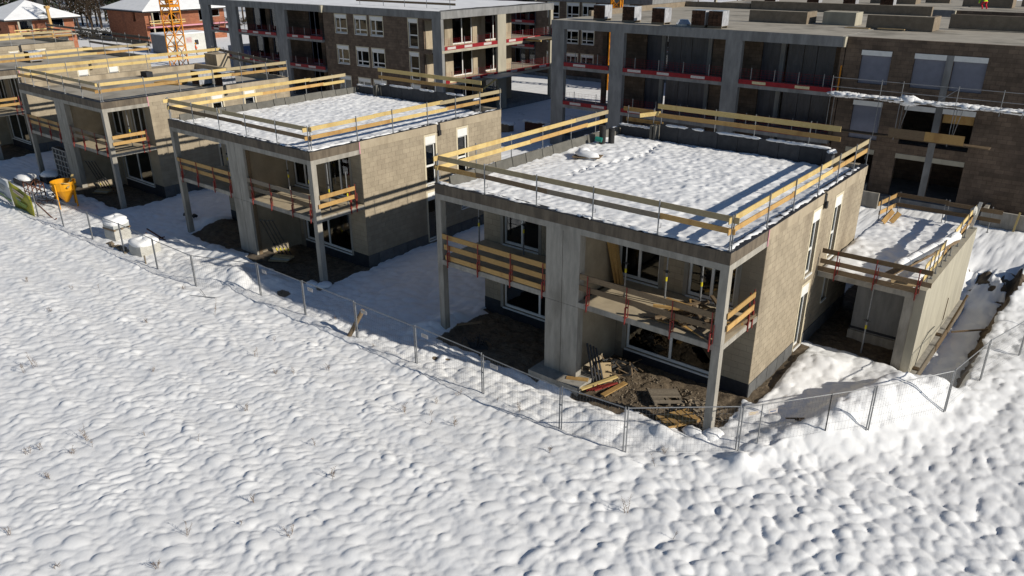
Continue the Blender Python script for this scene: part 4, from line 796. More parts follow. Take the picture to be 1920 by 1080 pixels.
rail('guard_rail', 'weathered plank rail on the snowy apartment roof at the top edge', 'guard rail', (-57, 34.2), (-43.3, 34.4), 10.02, 11.2, [.5, 4, 7, 10, 13], [(0, 7, 10.85, 11.05, 'wood_old'), (6.8, 13.6, 10.85, 11.05, 'wood_orange'), (0, 13.6, 10.4, 10.6, 'wood_old')], hook=False)
p = thing('loading_platform', 'timber loading platform jutting from the sunlit loggias', 'platform', (-42, 46.5, 6.4)); MB().box(-43.2, 44.0, 6.75, -40.9, 48.9, 6.82).build('deck', 'wood_grey', p)
for y in (44.4, 46.4, 48.4): MB().box(-43.2, y, 6.55, -40.95, y+.14, 6.748).build('bearer', 'wood_new', p)
MB().box(-41.0, 47.2, 6.83, -40.95, 48.8, 7.9).box(-42.9, 48.75, 6.83, -41.0, 48.8, 7.9).build('screen', 'red_board', p)
p = thing('loading_platform', 'snowy loading platform on timber struts at the lower sunlit loggia', 'platform', (-42, 39.5, 3)); MB().box(-43.0, 37.6, 3.62, -41.0, 41.6, 3.70).build('deck', 'tarp_grey', p)
MB().bar((-41.3, 37.8, 3.6), (-42.7, 36.5, 2.2), .12, .16).build('strut', 'wood_new', p)
# site clutter between the two apartment blocks
for k, (x, y, sx, sy, h_, mt, lab) in enumerate(((-33.5, 34.5, 2.6, 1.2, .9, 'rust', 'rust-red steel skip half buried in shaded snow between the blocks'), (-30.8, 33.3, 1.8, 1.4, 1.0, 'tarp_grey', 'snow-capped grey bundle beside the long apartment block'), (-36.5, 32.4, 2.2, 1.0, .8, 'wood_old', 'dark timber stack in the shade between the blocks'))):
    q = thing('site_crate', lab, 'site material', (x, y, -.1)); MB().bar((x-sx/2, y, h_/2-.1), (x+sx/2, y+.4, h_/2-.1), sy, h_).build('body', mt, q)
    m = MB()
    for j in range(7): m.blob((x-sx/2+sx*j/6, y+.4*j/6, h_-.06), sx/6, sy*.45, .16, k=8, jit=.25, seed=j+k*10)
    m.build('snow_cap', 'snow', q, smooth=True)
for k, (x, y, z, mt, lab) in enumerate(((-41.5, 60.5, .0, 'blue_paint', 'blue tarpaulin heap glimpsed through the far open loggia'), (-38.0, 59.5, 0, 'yellow_paint', 'yellow machine part glimpsed through the far open loggia'))):
    tag(MB().blob((x, y, .8), 1.1, .9, .9, k=9, jit=.3, seed=k+3).build('covered_heap', mt), lab, 'heap')

# ------------------------------------------------------------------ orange brick houses, cranes, containers, wood behind
def hip_house(label, x0, x1, y0, y1, ze, pitch=.42, ov=.9, deco=0, dark_roof=False):
    """x1 is the sunlit face"""
    h = thing('brick_house', label, 'house', ((x0+x1)/2, (y0+y1)/2, 0))
    FX, FY = Face('x', x1), Face('y', y0); cy = (y0+y1)/2
    hx = [(y0+1.6, y0+3.6, 3.6, 5.2), (y1-3.6, y1-1.6, 3.9, 5.3)] if deco == 0 else [(y0+1.2, y0+3.0, 3.3, 5.3), (y0+4.6, y0+6.0, 3.3, 5.3), (y1-5.4, y1-4.2, 3.3, 5.3), (y1-3.3, y1-1.0, 3.9, 5.3)]
    lo = [(y0+.6, y0+6.2, .4, 2.4), (y1-3.0, y1-1.4, .9, 2.3)]
    m = MB(); wall(m, FX, y0, y1, -.5, ze, hx+lo, .3); m.build('wall', 'red_brick', h)
    m = MB(); wall(m, FY, x0, x1-.3, -.5, ze, [(x1-4.5, x1-3.5, 3.6, 5.2)], .3); m.box(x0, y0+.3, -.5, x0+.3, y1, ze).box(x0+.3, y1-.3, -.5, x1-.3, y1, ze); m.build('wall', 'red_brick', h)
    MB().box(x0+.3, y0+.3, 2.7, x1-.3, y1-.3, 3.0).box(x0+.3, y0+.3, -.5, x1-.3, y1-.3, .1).box(x0+.3, cy-.1, 0, x1-.3, cy+.1, ze).build('floor', 'concrete_grey', h)
    MB().box(x1+.002, y0+.2, 2.65, x1+1.2, y1-.2, 2.85).build('balcony_slab', 'concrete_lit' if deco == 0 else 'pink_foam', h)
    for q in hx+lo[1:]: window(h, FX, *q, rec=.1, sill=False, matf='tarp_grey', glassy=deco == 0)
    for q in (hx if deco else hx[:1]): m = MB(); FX.box(m, q[0]-.2, q[1]+.2, -.02, .02, q[3]+.03, q[3]+.28); m.build('lintel', 'pink_foam' if deco else 'concrete', h)
    for z in (3.35, 3.75): MB().box(x1+1.1, y0+.3, z, x1+1.14, y0+(7.2 if deco else 6.0), z+.16).build('rail_plank', 'wood_new', h)
    for y in ((y0+1.0, y0+6.4) if deco else (y0+1.2,)):
        MB().box(x1+.9, y-.12, -.3, x1+1.1, y+.12, 2.65).box(x1+.9, y-.12, 2.85, x1+1.1, y+.12, ze).build('post', 'concrete_lit', h)
    # hipped roof: dark edge and a thick sheet of snow
    a, b, c, e = x0-ov, x1+ov+.4, y0-ov, y1+ov; hh = min(b-a, e-c)/2; top = ze+hh*pitch
    r0, r1 = (a+hh, b-hh) if (b-a) > (e-c) else ((a+b)/2, (a+b)/2); s0, s1 = ((c+e)/2, (c+e)/2) if (b-a) > (e-c) else (c+hh, e-hh)
    for nm, dz, gmat, sh in (('roof', 0, 'roof_edge', 0), ('roof_snow', .18, 'snow', .12)):
        A, B, C_, D_ = (a+sh, c+sh), (b-sh, c+sh), (b-sh, e-sh), (a+sh, e-sh); z = ze+dz; m = MB()
        P = [(*A, z), (*B, z), (*C_, z), (*D_, z)]; Rg = [(r0, s0, top+dz), (r1, s1, top+dz)]
        if (b-a) > (e-c): fs = [(P[0], P[1], Rg[1], Rg[0]), (P[1], P[2], Rg[1]), (P[2], P[3], Rg[0], Rg[1]), (P[3], P[0], Rg[0])]
        else: fs = [(P[0], P[1], Rg[0]), (P[1], P[2], Rg[1], Rg[0]), (P[2], P[3], Rg[1]), (P[3], P[0], Rg[0], Rg[1])]
        for f in fs: m.poly(*f)
        for i in range(4): q, p_ = P[i], P[(i+1) % 4]; m.poly((q[0], q[1], q[2]-.17), (p_[0], p_[1], p_[2]-.17), p_, q)
        m.poly(*[(p_[0], p_[1], p_[2]-.17) for p_ in reversed(P)])
        rf = m.build(nm, gmat, h)
    if deco == 0:
        MB().box(r0-.5, s0+2.2, top-.6, r0+.5, s0+3.2, top+.5).build('chimney', 'roof_edge', h)
        # small gable breaking the sunlit roof slope
        MB().poly((b-.6, cy-.9, ze+.30), (b-.6, cy+1.5, ze+.30), (b-5.5, cy+.4, ze+2.4)).poly((b-.6, cy-.9, ze+.30), (b-5.5, cy+.4, ze+2.4), (b-.5, cy+.3, ze+.95)).poly((b-.5, cy+.3, ze+.95), (b-5.5, cy+.4, ze+2.4), (b-.6, cy+1.5, ze+.30)).build('roof_gable', 'snow', h)
    return h
hip_house('orange brick house with snowy hipped roof and dark windows at the left edge', -147, -135.6, 28.5, 38.6, 5.4)
hip_house('orange brick house shell with snowy hipped roof and balcony behind the crane', -151, -136.6, 51.4, 67.5, 5.5, deco=1)
tag(MB().bar((-128.5, 32.2, -.2), (-129.0, 32.3, 7.3), .35, .35).box(-129.4, 32.0, 7.2, -128.6, 32.6, 7.6).build('chimney_duct', 'wood_orange'), 'tall wooden-clad duct with dark cap in front of the left brick house', 'duct')
def lattice_mast(label, x, y, z0, z1, wd, cab=None, ang=0.3):
    c = thing('tower_crane', label, 'crane', (x, y, z0)); ca, sa = math.cos(ang), math.sin(ang)
    cor = [(x+(i*ca-j*sa)*wd/2, y+(i*sa+j*ca)*wd/2) for i, j in ((-1, -1), (1, -1), (1, 1), (-1, 1))]
    for p in cor: MB().bar((*p, z0), (*p, z1), .14, .14).build('leg', 'yellow_paint', c)
    z = z0; k = 0
    while z < z1-.2:
        e = min(z+wd*.9, z1)
        for i in range(4):
            p, q = cor[i], cor[(i+1) % 4]; MB().bar((*p, z), (*q, z), .10, .10).build('rung', 'yellow_paint', c)
            a, b = (p, q) if k % 2 else (q, p); MB().bar((*a, z), (*b, e), .09, .09).build('brace', 'yellow_paint', c)
        z = e; k += 1
    if cab:
        z = cab; m = MB()
        for i in range(4): p, q = cor[i], cor[(i+1) % 4]; m.bar((*p, z), (*q, z), .2, .35).bar((*p, z+2.4), (*q, z+2.4), .2, .45)
        m.build('platform_ring', 'yellow_paint', c); MB().tube((x, y, z+.3), (x, y, z+2.2), .55, k=12).build('slewing_drum', 'yellow_paint', c)
    return c
lattice_mast('yellow lattice tower crane standing in front of the brick house shell', -103, 38.6, -.5, 24, 1.75, cab=8.2)
lattice_mast('yellow lattice crane mast showing above the long apartment roof', -40.9, 58.5, -.3, 24, 1.05)
for k, (x, y, sx, sy, h_, mt, lab) in enumerate(((-119.5, 48.3, 4.6, 7.6, 2.9, 'container_white', 'white site container with window and notice behind the crane'),)):
    q = thing('site_container', lab, 'container', (x, y, 0)); MB().box(x-sx/2, y-sy/2, -.3, x+sx/2, y+sy/2, h_).build('body', mt, q); MB().box(x-sx/2, y-sy/2-.01, -.3, x+sx/2-.01, y-sy/2-.001, h_-.02).build('end_panel', 'container_grey', q)
    F = Face('x', x+sx/2); m = MB(); F.box(m, y+1.1, y+2.0, .001, .03, 1.0, 2.0); wf = m.build('window', 'pvc', q); m = MB(); F.box(m, y+1.2, y+1.9, .031, .035, 1.1, 1.9); m.build('pane', 'roof_edge', wf)
    m = MB(); F.box(m, y-.3, y+.8, .001, .03, 1.4, 2.4); sg = m.build('notice', 'board_label', q)
    for zz in (1.6, 1.8, 2.0, 2.2): m = MB(); F.box(m, y-.2, y+.7, .031, .034, zz, zz+.06); m.build('print', 'ink_red', sg)
    m = MB(); F.box(m, y-2.6, y-1.8, .001, .03, -.1, 1.9); m.build('door', 'container_grey', q); MB().box(x-sx/2-.05, y-sy/2-.05, h_, x+sx/2+.05, y+sy/2+.05, h_+.18).build('snow_cap', 'snow', q)
q = thing('graffiti_board', 'white board with dark and blue graffiti seen between the columns of the far block', 'board', (-95, 42.6, 0)); MB().box(-95, 42, -.2, -94.8, 46.2, 3.0).build('panel', 'board_label', q)
F = Face('x', -94.8); pen = MB(); r_ = random.Random(5)
for k in range(10):
    y = 42.4+.13*k; pen.path([F.pt(y+r_.uniform(-.2, .5), .012, r_.uniform(.6, 2.7)) for _ in range(4)], .03)
pen.build('scrawl', 'ink_dark', q); MB().box(-94.79, 44.3, .5, -94.77, 46.0, 2.7).build('painted_patch', 'ink_blue', q)

def tree_proto(seed, kind):
    q = random.Random(seed); h = q.uniform(15, 21) if kind == 0 else q.uniform(9, 14)
    t = thing('conifer_tree' if kind == 0 else 'bare_tree', 'tree', 'tree', (0, 0, 0), 'trees of the wood behind the site')
    m = MB(); pts = [(q.uniform(-.2, .2)*k, q.uniform(-.2, .2)*k, h*k/5) for k in range(6)]
    for k in range(5): m.tube(pts[k], pts[k+1], .24*(1-k/5.2), .24*(1-(k+1)/5.2), k=6)
    for k in range(26 if kind else 8):
        z = h*q.uniform(.3, .95); a = q.uniform(0, 6.28); L = (1-z/h)*h*.32+.5; p0 = (0, 0, z); p1 = (L*math.cos(a), L*math.sin(a), z+L*(.5 if kind else -.1)); m.tube(p0, p1, .05, .015, k=4)
        if kind:
            for _ in range(3): b = a+q.uniform(-1, 1); m.tube(p1, (p1[0]+.9*math.cos(b), p1[1]+.9*math.sin(b), p1[2]+q.uniform(.2, 1)), .02, .008, k=3)
    m.build('trunk', 'bark', t); m = MB()
    if kind == 0:
        for k in range(620):
            f = q.random()**.75; z = h*(.16+.84*f); rad = (1-f)*h*.20+.25; a = q.uniform(0, 6.28); rr = rad*math.sqrt(q.uniform(.05, 1)); c = Vector((rr*math.cos(a), rr*math.sin(a), z-.25*rr)); o_ = Vector((math.cos(a), math.sin(a), -.35)); sd = Vector((-math.sin(a), math.cos(a), 0)); L = q.uniform(.5, 1.1); wd = q.uniform(.25, .5)
            m.poly(c-sd*wd, c+o_*L+Vector((0, 0, q.uniform(-.3, .1))), c+sd*wd, c-o_*.2+Vector((0, 0, .25)))
        m.build('crown', 'conifer', t)
    else:
        for k in range(420):
            a = q.uniform(0, 6.28); z = h*q.uniform(.4, 1.05); rr = h*.22*math.sqrt(q.random()); c = Vector((rr*math.cos(a), rr*math.sin(a), z)); v = Vector((q.uniform(-1, 1), q.uniform(-1, 1), q.uniform(-.2, 1))).normalized()*.5; n_ = Vector((q.uniform(-1, 1), q.uniform(-1, 1), q.uniform(-1, 1)))*.06
            m.poly(c-n_, c+v, c+n_)
        m.build('crown', 'bush', t)
    return t
offset(); protos = [tree_proto(1, 0), tree_proto(2, 0), tree_proto(3, 1), tree_proto(4, 1)]; used = set()
r_ = random.Random(12); spots = []
for k in range(110): spots.append((r_.uniform(-300, -176), r_.uniform(38, 190)))
for k in range(34): spots.append((r_.uniform(-200, -170), r_.uniform(45, 84)))
for k in range(10): spots.append((r_.uniform(-176, -164), r_.uniform(40, 50) if k % 2 else r_.uniform(84, 110)))
for k in range(24): spots.append((r_.uniform(-135, -60), r_.uniform(225, 300)))
for k, (x, y) in enumerate(spots):
    j = k % 4 if r_.random() < .5 else r_.choice((2, 3)); lab = ('dark conifer' if j < 2 else 'leafless brown tree')+' in the wood behind the site'
    if j not in used: used.add(j); o = protos[j]; o.location = (x, y, -.3); o['label'] = lab
    else: o = copy_thing(protos[j], (x, y, -.3), r_.uniform(0, 6.28), lab, r_.uniform(.75, 1.2))
r_ = random.Random(3)
for k in range(40):
    x, y = (r_.uniform(-178, -152), r_.uniform(41, 52)) if k < 26 else (r_.uniform(-176, -158), r_.uniform(68, 95)); m = MB()
    for j in range(260):
        a = r_.uniform(0, 6.28); rr = 1.6*math.sqrt(r_.random()); c = Vector((x+rr*math.cos(a), y+rr*math.sin(a), r_.uniform(0, 2.6)*(1-rr/2.2))); v = Vector((r_.uniform(-1, 1), r_.uniform(-1, 1), r_.uniform(0, 1)))*.5; n_ = Vector((r_.uniform(-1, 1), r_.uniform(-1, 1), r_.uniform(-1, 1)))*.12; m.poly(c-n_, c+v, c+n_)
    tag(m.build('bush', 'bush'), 'dark tangled bush in front of the wood behind the brick houses', 'bush', 'bushes at the edge of the wood')

# ------------------------------------------------------------------ mesh fence along the field
ORD = ['first', 'second', 'third', 'fourth', 'fifth', 'sixth', 'seventh', 'eighth', 'ninth', 'tenth', 'eleventh', 'twelfth', 'thirteenth', 'fourteenth', 'fifteenth', 'sixteenth', 'seventeenth', 'eighteenth', 'nineteenth', 'twentieth']
for k, (a, b) in enumerate(zip(FENCE[:-1], FENCE[1:])):
    A, B = Vector((*a, 0)), Vector((*b, 0)); L = (B-A).length; t = (B-A)/L; A = A+t*.045; B = B-t*.045; L -= .09; n = Vector((-t.y, t.x, 0))
    za, zb = gz(*a), gz(*b); h0 = 1.55+rng.uniform(-.04, .04); ta, tb = max(za, -.25)+h0+.06, max(zb, -.25)+h0+.06
    f = thing('fence_panel', '%s wire mesh fence panel counted from the left along the field' % ORD[k], 'fence panel', (a[0], a[1], za), 'wire mesh site fence panels')
    P = lambda s, v: tuple(A+t*s+Vector((0, 0, (ta+(tb-ta)*s/L)-v)))
    m = MB().tube(P(0, -.04), P(0, 2.0), .024).tube(P(L, -.04), P(L, 2.0), .024).tube(P(0, 0), P(L, 0), .019).tube(P(0, 1.82), P(L, 1.82), .017)
    m.build('frame', 'galv', f); m = MB()
    for s in np.arange(.1, L, .115): m.tube(P(s, 0), P(s, 1.8), .0023, k=3)
    for v in (.25, .5, .8, 1.1, 1.4, 1.65): m.tube(P(0, v), P(L, v), .0023, k=3)
    o = m.build('wire_grid', 'wire', f); o['kind'] = 'stuff'
    if k: MB().tube(P(-.12, .7), P(.02, .7), .022).build('clamp', 'galv', f)
    if k in (8, 9, 10, 11, 12, 15): 
        s0 = .32 if k < 14 else .18; q = A+t*s0-n*.012; pl = MB().bar(P(s0, .27), P(s0+.36, .27), .008, .16).build('sign_plate', 'board_label', f)
        MB().bar(tuple(Vector(P(s0+.04, .24))-n*.006), tuple(Vector(P(s0+.30, .24))-n*.006), .002, .018).bar(tuple(Vector(P(s0+.04, .29))-n*.006), tuple(Vector(P(s0+.24, .29))-n*.006), .002, .018).build('print', 'print_grey' if k < 15 else 'wood_new', pl)
    if k == 15:
        s0 = .62; MB().tube(P(s0, -.02), P(s0, 2.0), .022).build('gate_post', 'galv', f); MB().tube(P(2.9, -.02), P(2.9, 2.0), .02).build('gate_post', 'steel_dark', f)
        pl = MB().bar(P(.85, .3), P(1.15, .3), .008, .15).build('sign_plate', 'board_label', f); MB().bar(tuple(Vector(P(.9, .3))-n*.006), tuple(Vector(P(1.08, .3))-n*.006), .002, .03).build('print', 'ink_blue', pl)
# banners tied to the leftmost panels
def banner(label, p0, p1, top0, top1, low, mat, marks):
    b = thing('banner', label, 'banner', (p0[0], p0[1], 0)); n = 10; g = []
    A, B = Vector((*p0, 0)), Vector((*p1, 0)); t = B-A; nn = Vector((t.y, -t.x, 0)).normalized(); m = MB()
    for i in range(n+1):
        s = i/n; w_ = .03*math.sin(s*9); z1 = top0+(top1-top0)*s
        for j in range(4): v = j/3; g.append(tuple(A+t*s+nn*(w_+.05+.03*math.sin(v*4+s*3))+Vector((0, 0, z1*(1-v)+(low+.08*math.sin(s*5))*v))))
    m.v = g
    for i in range(n):
        for j in range(3): m.f.append((i*4+j, i*4+j+1, (i+1)*4+j+1, (i+1)*4+j))
    o = m.build('sheet', mat, b, smooth=True); md = o.modifiers.new('thick', 'SOLIDIFY'); md.thickness = .012
    for (s0, s1, z0, z1, mt) in marks: MB().bar(tuple(A+t*s0+nn*.125+Vector((0, 0, z0))), tuple(A+t*s1+nn*.125+Vector((0, 0, z1))), .006, .10).build('print', mt, b)
    return b
banner('olive green printed banner hanging on the fence at the left edge', (-45.9, -4.42), (-42.75, -4.42), 1.75, 1.25, -.05, 'banner_green', [(.2, .72, 1.32, 1.12, 'print_pink'), (.22, .66, 1.18, .98, 'print_pink'), (.28, .5, .78, .72, 'print_grey'), (.3, .75, .6, .5, 'print_green'), (.3, .7, .45, .36, 'print_green')])
banner('pale grey printed banner on the fence left of the green one', (-49.4, -4.25), (-46.1, -4.38), 1.65, 1.6, .1, 'banner_pale', [(.3, .8, 1.15, 1.1, 'print_grey'), (.3, .7, .95, .9, 'print_grey'), (.3, .62, .5, .45, 'print_green'), (.6, .98, .38, .32, 'print_green')])

# ------------------------------------------------------------------ yard at the left
h = thing('concrete_hopper', 'yellow steel concrete hopper on four legs in the snow', 'hopper', (-43.2, -2.0, -.1)); c = (-43.5, -2.2, 0)
MB().lathe(c, [(.10, .25), (.70, 1.1), (.73, 1.62), (.69, 1.62), (.66, 1.12), (.07, .27)], k=20).build('bowl', 'hopper_yellow', h); MB().lathe(c, [(.0, 1.28), (.66, 1.3), (.68, 1.33)], k=20).build('residue', 'concrete_grey', h)
for a in (.5, 2.1, 3.65, 5.2): x, y = c[0]+.72*math.cos(a), c[1]+.72*math.sin(a); MB().bar((x, y, -.25), (x, y, 1.55), .075, .075).build('leg', 'hopper_yellow', h)
MB().bar((-43.75, -2.92, 1.42), (-43.45, -2.94, 1.43), .02, .08).build('label_plate', 'board_label', h)
tag(MB().bar((-44.1, -1.3, 1.75), (-42.6, -2.3, 1.35), .12, .06).bar((-43.1, -1.6, 1.3), (-42.7, -2.5, 1.66), .16, .06).build('plank', 'wood_new'), 'two plank offcuts sticking out of the yellow hopper', 'plank')
offset(1.1, -.35, 0)
k_ = thing('formwork_stack', 'tall stack of black grid formwork panels standing beside the third house', 'formwork', (-49.4, .3, 0))
for j in range(4):
    y = .2+.11*j; fr = MB().box(-50.6, y, -.15, -48.5, y+.02, 2.55)
    p = fr.build('panel', 'black_plastic', k_)
    g_ = MB()
    for q in range(5): x = -50.6+q*.52; g_.box(x, y-.07, -.15, x+.05, y-.001, 2.55)
    for q in range(8): z = -.15+q*.38; g_.box(-50.6, y-.06, z, -48.5, y-.002, z+.05)
    g_.build('grid', 'steel_dark' if j else 'steel', p)
offset()
rk = thing('rebar_rack', 'rusty red steel rack with rods behind the green banner', 'steel rack', (-46.4, -2.9, 0)); m = MB()
for x in (-47.4, -46.7, -46.0):
    for y in (-3.2, -2.5): m.bar((x, y, -.2), (x, y, 1.15), .05, .05)
    m.bar((x, -3.2, 1.1), (x, -2.5, .5), .04, .04).bar((x, -3.2, .4), (x, -2.5, 1.1), .04, .04)
for z in (.5, 1.12):
    for y in (-3.2, -2.5): m.bar((-47.5, y, z), (-45.9, y, z), .05, .05)
m.build('frame', 'rust', rk)
for q in range(9): a = r_.uniform(-.5, .5); MB().tube((-45.9+r_.uniform(-.3, .4), -3.3+r_.uniform(0, .7), -.02+q*.02), (-44.6+r_.uniform(-.3, .3), -3.0+a, .05+q*.03), .018, k=4).build('rod', 'rust', rk)
rk = thing('steel_scrap', 'heap of dark steel brackets and black tubes behind the hopper fence', 'steel scrap', (-45.2, -2.4, 0))
for q in range(12): x, y = -45.3+r_.uniform(-.5, .6), -2.3+r_.uniform(-.5, .5); MB().bar((x, y, r_.uniform(0, .3)), (x+r_.uniform(-.8, .8), y+r_.uniform(-.5, .5), r_.uniform(.2, .8)), .05, .05).build('piece', 'steel_dark' if q % 3 else 'rust', rk)
tag(MB().bar((-43.4, -4.1, .75), (-41.0, -4.0, -.08), .05, .07).bar((-41.05, -4.05, -.1), (-40.95, -3.95, .12), .06, .06).build('brace_bar', 'rust'), 'rusty brace bar propping the fence beside the green banner', 'brace')
def snow_bag(label, x0, y0, x1, y1, h_, rz, extra=False, mat='tarp_white'):
    b = thing('white_bundle', label, 'bundle', ((x0+x1)/2, (y0+y1)/2, -.15)); cx, cy, sx, sy = (x0+x1)/2, (y0+y1)/2, (x1-x0)/2, (y1-y0)/2
    X, Y = np.linspace(-1, 1, 15), np.linspace(-1, 1, 15); m = MB(); ca, sa = math.cos(rz), math.sin(rz)
    tf = lambda u, v, z: (cx+ca*u*sx-sa*v*sy, cy+sa*u*sx+ca*v*sy, z)
    ring = []
    for j, (q, z) in enumerate(((.93, -.3), (1.0, .05), (1.03, h_*.5), (.99, h_*.9), (.93, h_))):
        for i in range(24):
            a = 2*math.pi*i/24; cu, cv = math.cos(a), math.sin(a); k = 1/max(abs(cu), abs(cv))**.82; ring.append(tf(cu*k*q*(1+.015*math.sin(5*a+j)), cv*k*q, z))
    m.v = ring
    for j in range(4):
        for i in range(24): m.f.append((j*24+i, j*24+(i+1) % 24, (j+1)*24+(i+1) % 24, (j+1)*24+i))
    m.f.append(tuple(96+i for i in range(24))); m.build('wrapped_body', mat, b, smooth=False)
    def cap(z, th, sc_, nm):
        m = MB(); prof = ((.98, 0), (1.07, .3), (1.05, .62), (.92, .85), (.7, .97), (.4, 1.03), (.0, 1.05)); n0 = 24; vv = []
        for (q, zz) in prof:
            for i in range(n0): a = 2*math.pi*i/n0; cu, cv = math.cos(a), math.sin(a); k = 1/max(abs(cu), abs(cv))**.5; vv.append(tf(cu*k*q*sc_, cv*k*q*sc_, z+th*zz*(1+.12*math.sin(3*a+1))))
        m.v = vv
        for j in range(len(prof)-1):
            for i in range(n0): m.f.append((j*n0+i, j*n0+(i+1) % n0, (j+1)*n0+(i+1) % n0, (j+1)*n0+i))
        m.build(nm, 'snow', b, smooth=True)
    if extra:
        m = MB()
        for v in (-.9, 0, .9): p, q = tf(-1.05, v, h_+.05), tf(1.05, v, h_+.05); m.bar(p, q, .1, .09)
        m.build('pallet', 'wood_old', b); p, q = tf(-.95, 0, h_+.2), tf(.95, 0, h_+.2); MB().bar(p, q, sy*1.9, .2).build('sack_layer', 'tarp_grey', b)
        cap(h_+.26, .27, 1.08, 'snow_cap'); cap(h_+.46, .26, 1.0, 'snow_cap')
    else: cap(h_-.1, .36, 1.04, 'snow_cap')
snow_bag('white wrapped bundle with a pallet of sacks and a double cap of snow on top', -35.25, -3.65, -34.2, -2.65, .62, .12, True)
snow_bag('rounded white wrapped bundle with a single snow cap beside the fence', -31.85, -3.95, -30.7, -2.75, .62, .1)
m = MB()
for q in range(40): t_ = q/39; m.blob((-34.2+2.1*t_+r_.uniform(-.1, .1), -3.95+.0*t_+r_.uniform(-.14, .14), -.03+r_.uniform(0, .16)), r_.uniform(.07, .17), r_.uniform(.07, .15), r_.uniform(.05, .11), k=6, jit=.35, seed=q)
tag(m.build('stone_ridge', 'rubble'), 'low ridge of stones and clods poking from the snow beside the white bundles', 'stones', kind='stuff')
tag(MB().bar((-33.6, -2.0, .5), (-32.2, -1.7, .0), .07, .05).bar((-33.4, -2.2, .35), (-32.3, -2.1, -.02), .06, .05).bar((-32.9, -2.3, .0), (-32.5, -1.6, .15), .06, .05).build('rusty_frame', 'rust'), 'small rusty frame lying between the two white bundles', 'frame')
tag(MB().bar((-29.65, -4.18, -.2), (-29.7, -4.16, .45), .06, .06).build('stake', 'wood_grey'), 'short wooden stake in the snow by the fence', 'stake')
tag(MB().tube((-24.3, -4.9, -.03), (-22.9, -4.3, .02), .02).tube((-24.2, -4.3, .1), (-23.4, -4.5, .02), .012).build('fallen_rod', 'steel'), 'thin steel rod lying in the snow in front of the fence bend', 'rod')
tag(MB().tube((-15.05, -3.02, -.2), (-14.45, -2.5, 1.2), .10, .095, k=10).build('leaning_log', 'wood_old'), 'stripped log leaning on the mesh fence', 'log')
tag(MB().box(-50.8, -1.0, -.2, -49.6, .2, .5).box(-52, -2.3, -.2, -50.4, -1.2, .35).build('dark_crates', 'membrane'), 'dark snow-topped crates at the far left beside the banner fence', 'crates')
tag(MB().blob((-50.2, -.4, .58), .75, .7, .25, k=10, jit=.15, seed=2).blob((-51.2, -1.7, .45), .85, .65, .25, k=10, jit=.15, seed=5).build('snow_cap', 'snow', smooth=True), 'snow lying on the dark crates at the far left', 'snow', kind='stuff')
for i in (1, 2):     # dark lumps and boards on the terraces of the second and third house
    x = HOUSE_X[i]; q = thing('board_pile', ['', 'pale boards catching sun beside the pillar of the second house', 'pale boards catching sun beside the pillar of the third house'][i], 'boards', (x-4.4, .5, 0))
    for j in range(3): MB().bar((x-4.9+.06*j, .25+.12*j, .0+.09*j), (x-3.95+.1*j, .75+.05*j, .03+.09*j), .34, .08).build('board', 'concrete_lit' if j % 2 else 'plywood', q)
    for j in range(4): prop('black steel prop leaning against the pillar of the %s house' % ['', 'second', 'third'][i], x-4.9+.17*j, .95+.12*j, -.1, 2.2, group='props leaning at the %s house' % ['', 'second', 'third'][i], tag_z=.35, dark=True).rotation_euler = (.28, -.22, 0)

# ------------------------------------------------------------------ nearest house: balcony and terrace clutter
prop('steel prop with yellow band standing left on the right balcony of the nearest house', -4.44, 1.45, ST, HU)
prop('steel prop with yellow band in the middle of the right balcony of the nearest house', -2.92, 1.65, ST, HU)
prop('steel prop with yellow band standing in the timber heap on the nearest balcony', -1.75, 2.0, ST, HU)
prop('steel prop by the window on the left balcony of the nearest house', -9.95, 2.5, ST, HU)
prop('steel prop at the left end of the left balcony of the nearest house', -11.95, 2.0, ST, HU)
offset(HOUSE_X[1], -.08, .08)
for k, (x, y) in enumerate(((-4.2, 1.6), (-2.5, 1.6), (-.45, 1.2))): prop(['steel prop left on the right balcony of the second house', 'steel prop in the middle of the right balcony of the second house', 'steel prop behind the corner column of the second house'][k], x, y, ST, HU)
prop('short steel prop with fork head at the sunlit balcony end of the second house', -.35, 2.2, ST, 5.0); prop('steel prop on the left balcony of the second house', -9.9, 1.7, ST, HU)
offset(HOUSE_X[2], -.2, .16); prop('steel prop behind the corner column of the third house', -1.1, 1.9, ST, HU); prop('steel prop on the left balcony of the third house', -9.6, 1.9, ST, HU)
offset()
for j in range(3): tag(MB().bar((-5.3+.1*j, 2.3+.05*j, ST+.01), (-5.56, 1.95+.24*j, 5.15-.05*j), .2, .035, up=(1, 0, 0)).build('plank', 'wood_orange'), 'orange plank leaning against the party wall on the nearest balcony', 'plank', 'planks leaning on the party wall')
q = thing('timber_heap', 'jumbled heap of short timber beams on the right balcony of the nearest house', 'timber heap', (-1.5, 1.2, ST)); rr = random.Random(21)
for j in range(24):
    x, y = -1.35+rr.uniform(-.75, .6), 1.05+rr.uniform(-.6, .9); a = rr.choice((.5, .65, .8, 2.2, -.3))+rr.uniform(-.15, .15); L = rr.uniform(.45, .95); z = ST+.06+.035*j*rr.uniform(.4, 1)*(.75 if j < 12 else 1)
    MB().bar((x-L*math.cos(a), y-L*math.sin(a), z), (x+L*math.cos(a), y+L*math.sin(a), z+rr.uniform(-.06, .12)), .11, .08).build('beam', rr.choice(('wood_orange', 'wood_old', 'wood_old', 'wood_grey')), q)
for j in range(7): tag(MB().bar((-3.0+.25*j, .35+.05*j, ST+.03+.012*j), (-1.7+.22*j, .75-.12*j, ST+.035+.012*j), .16, .024).build('plank', ('wood_grey', 'wood_old', 'wood_orange')[j % 3]), 'loose plank lying flat along the front edge of the nearest right balcony', 'plank', 'loose planks on the balcony floor')
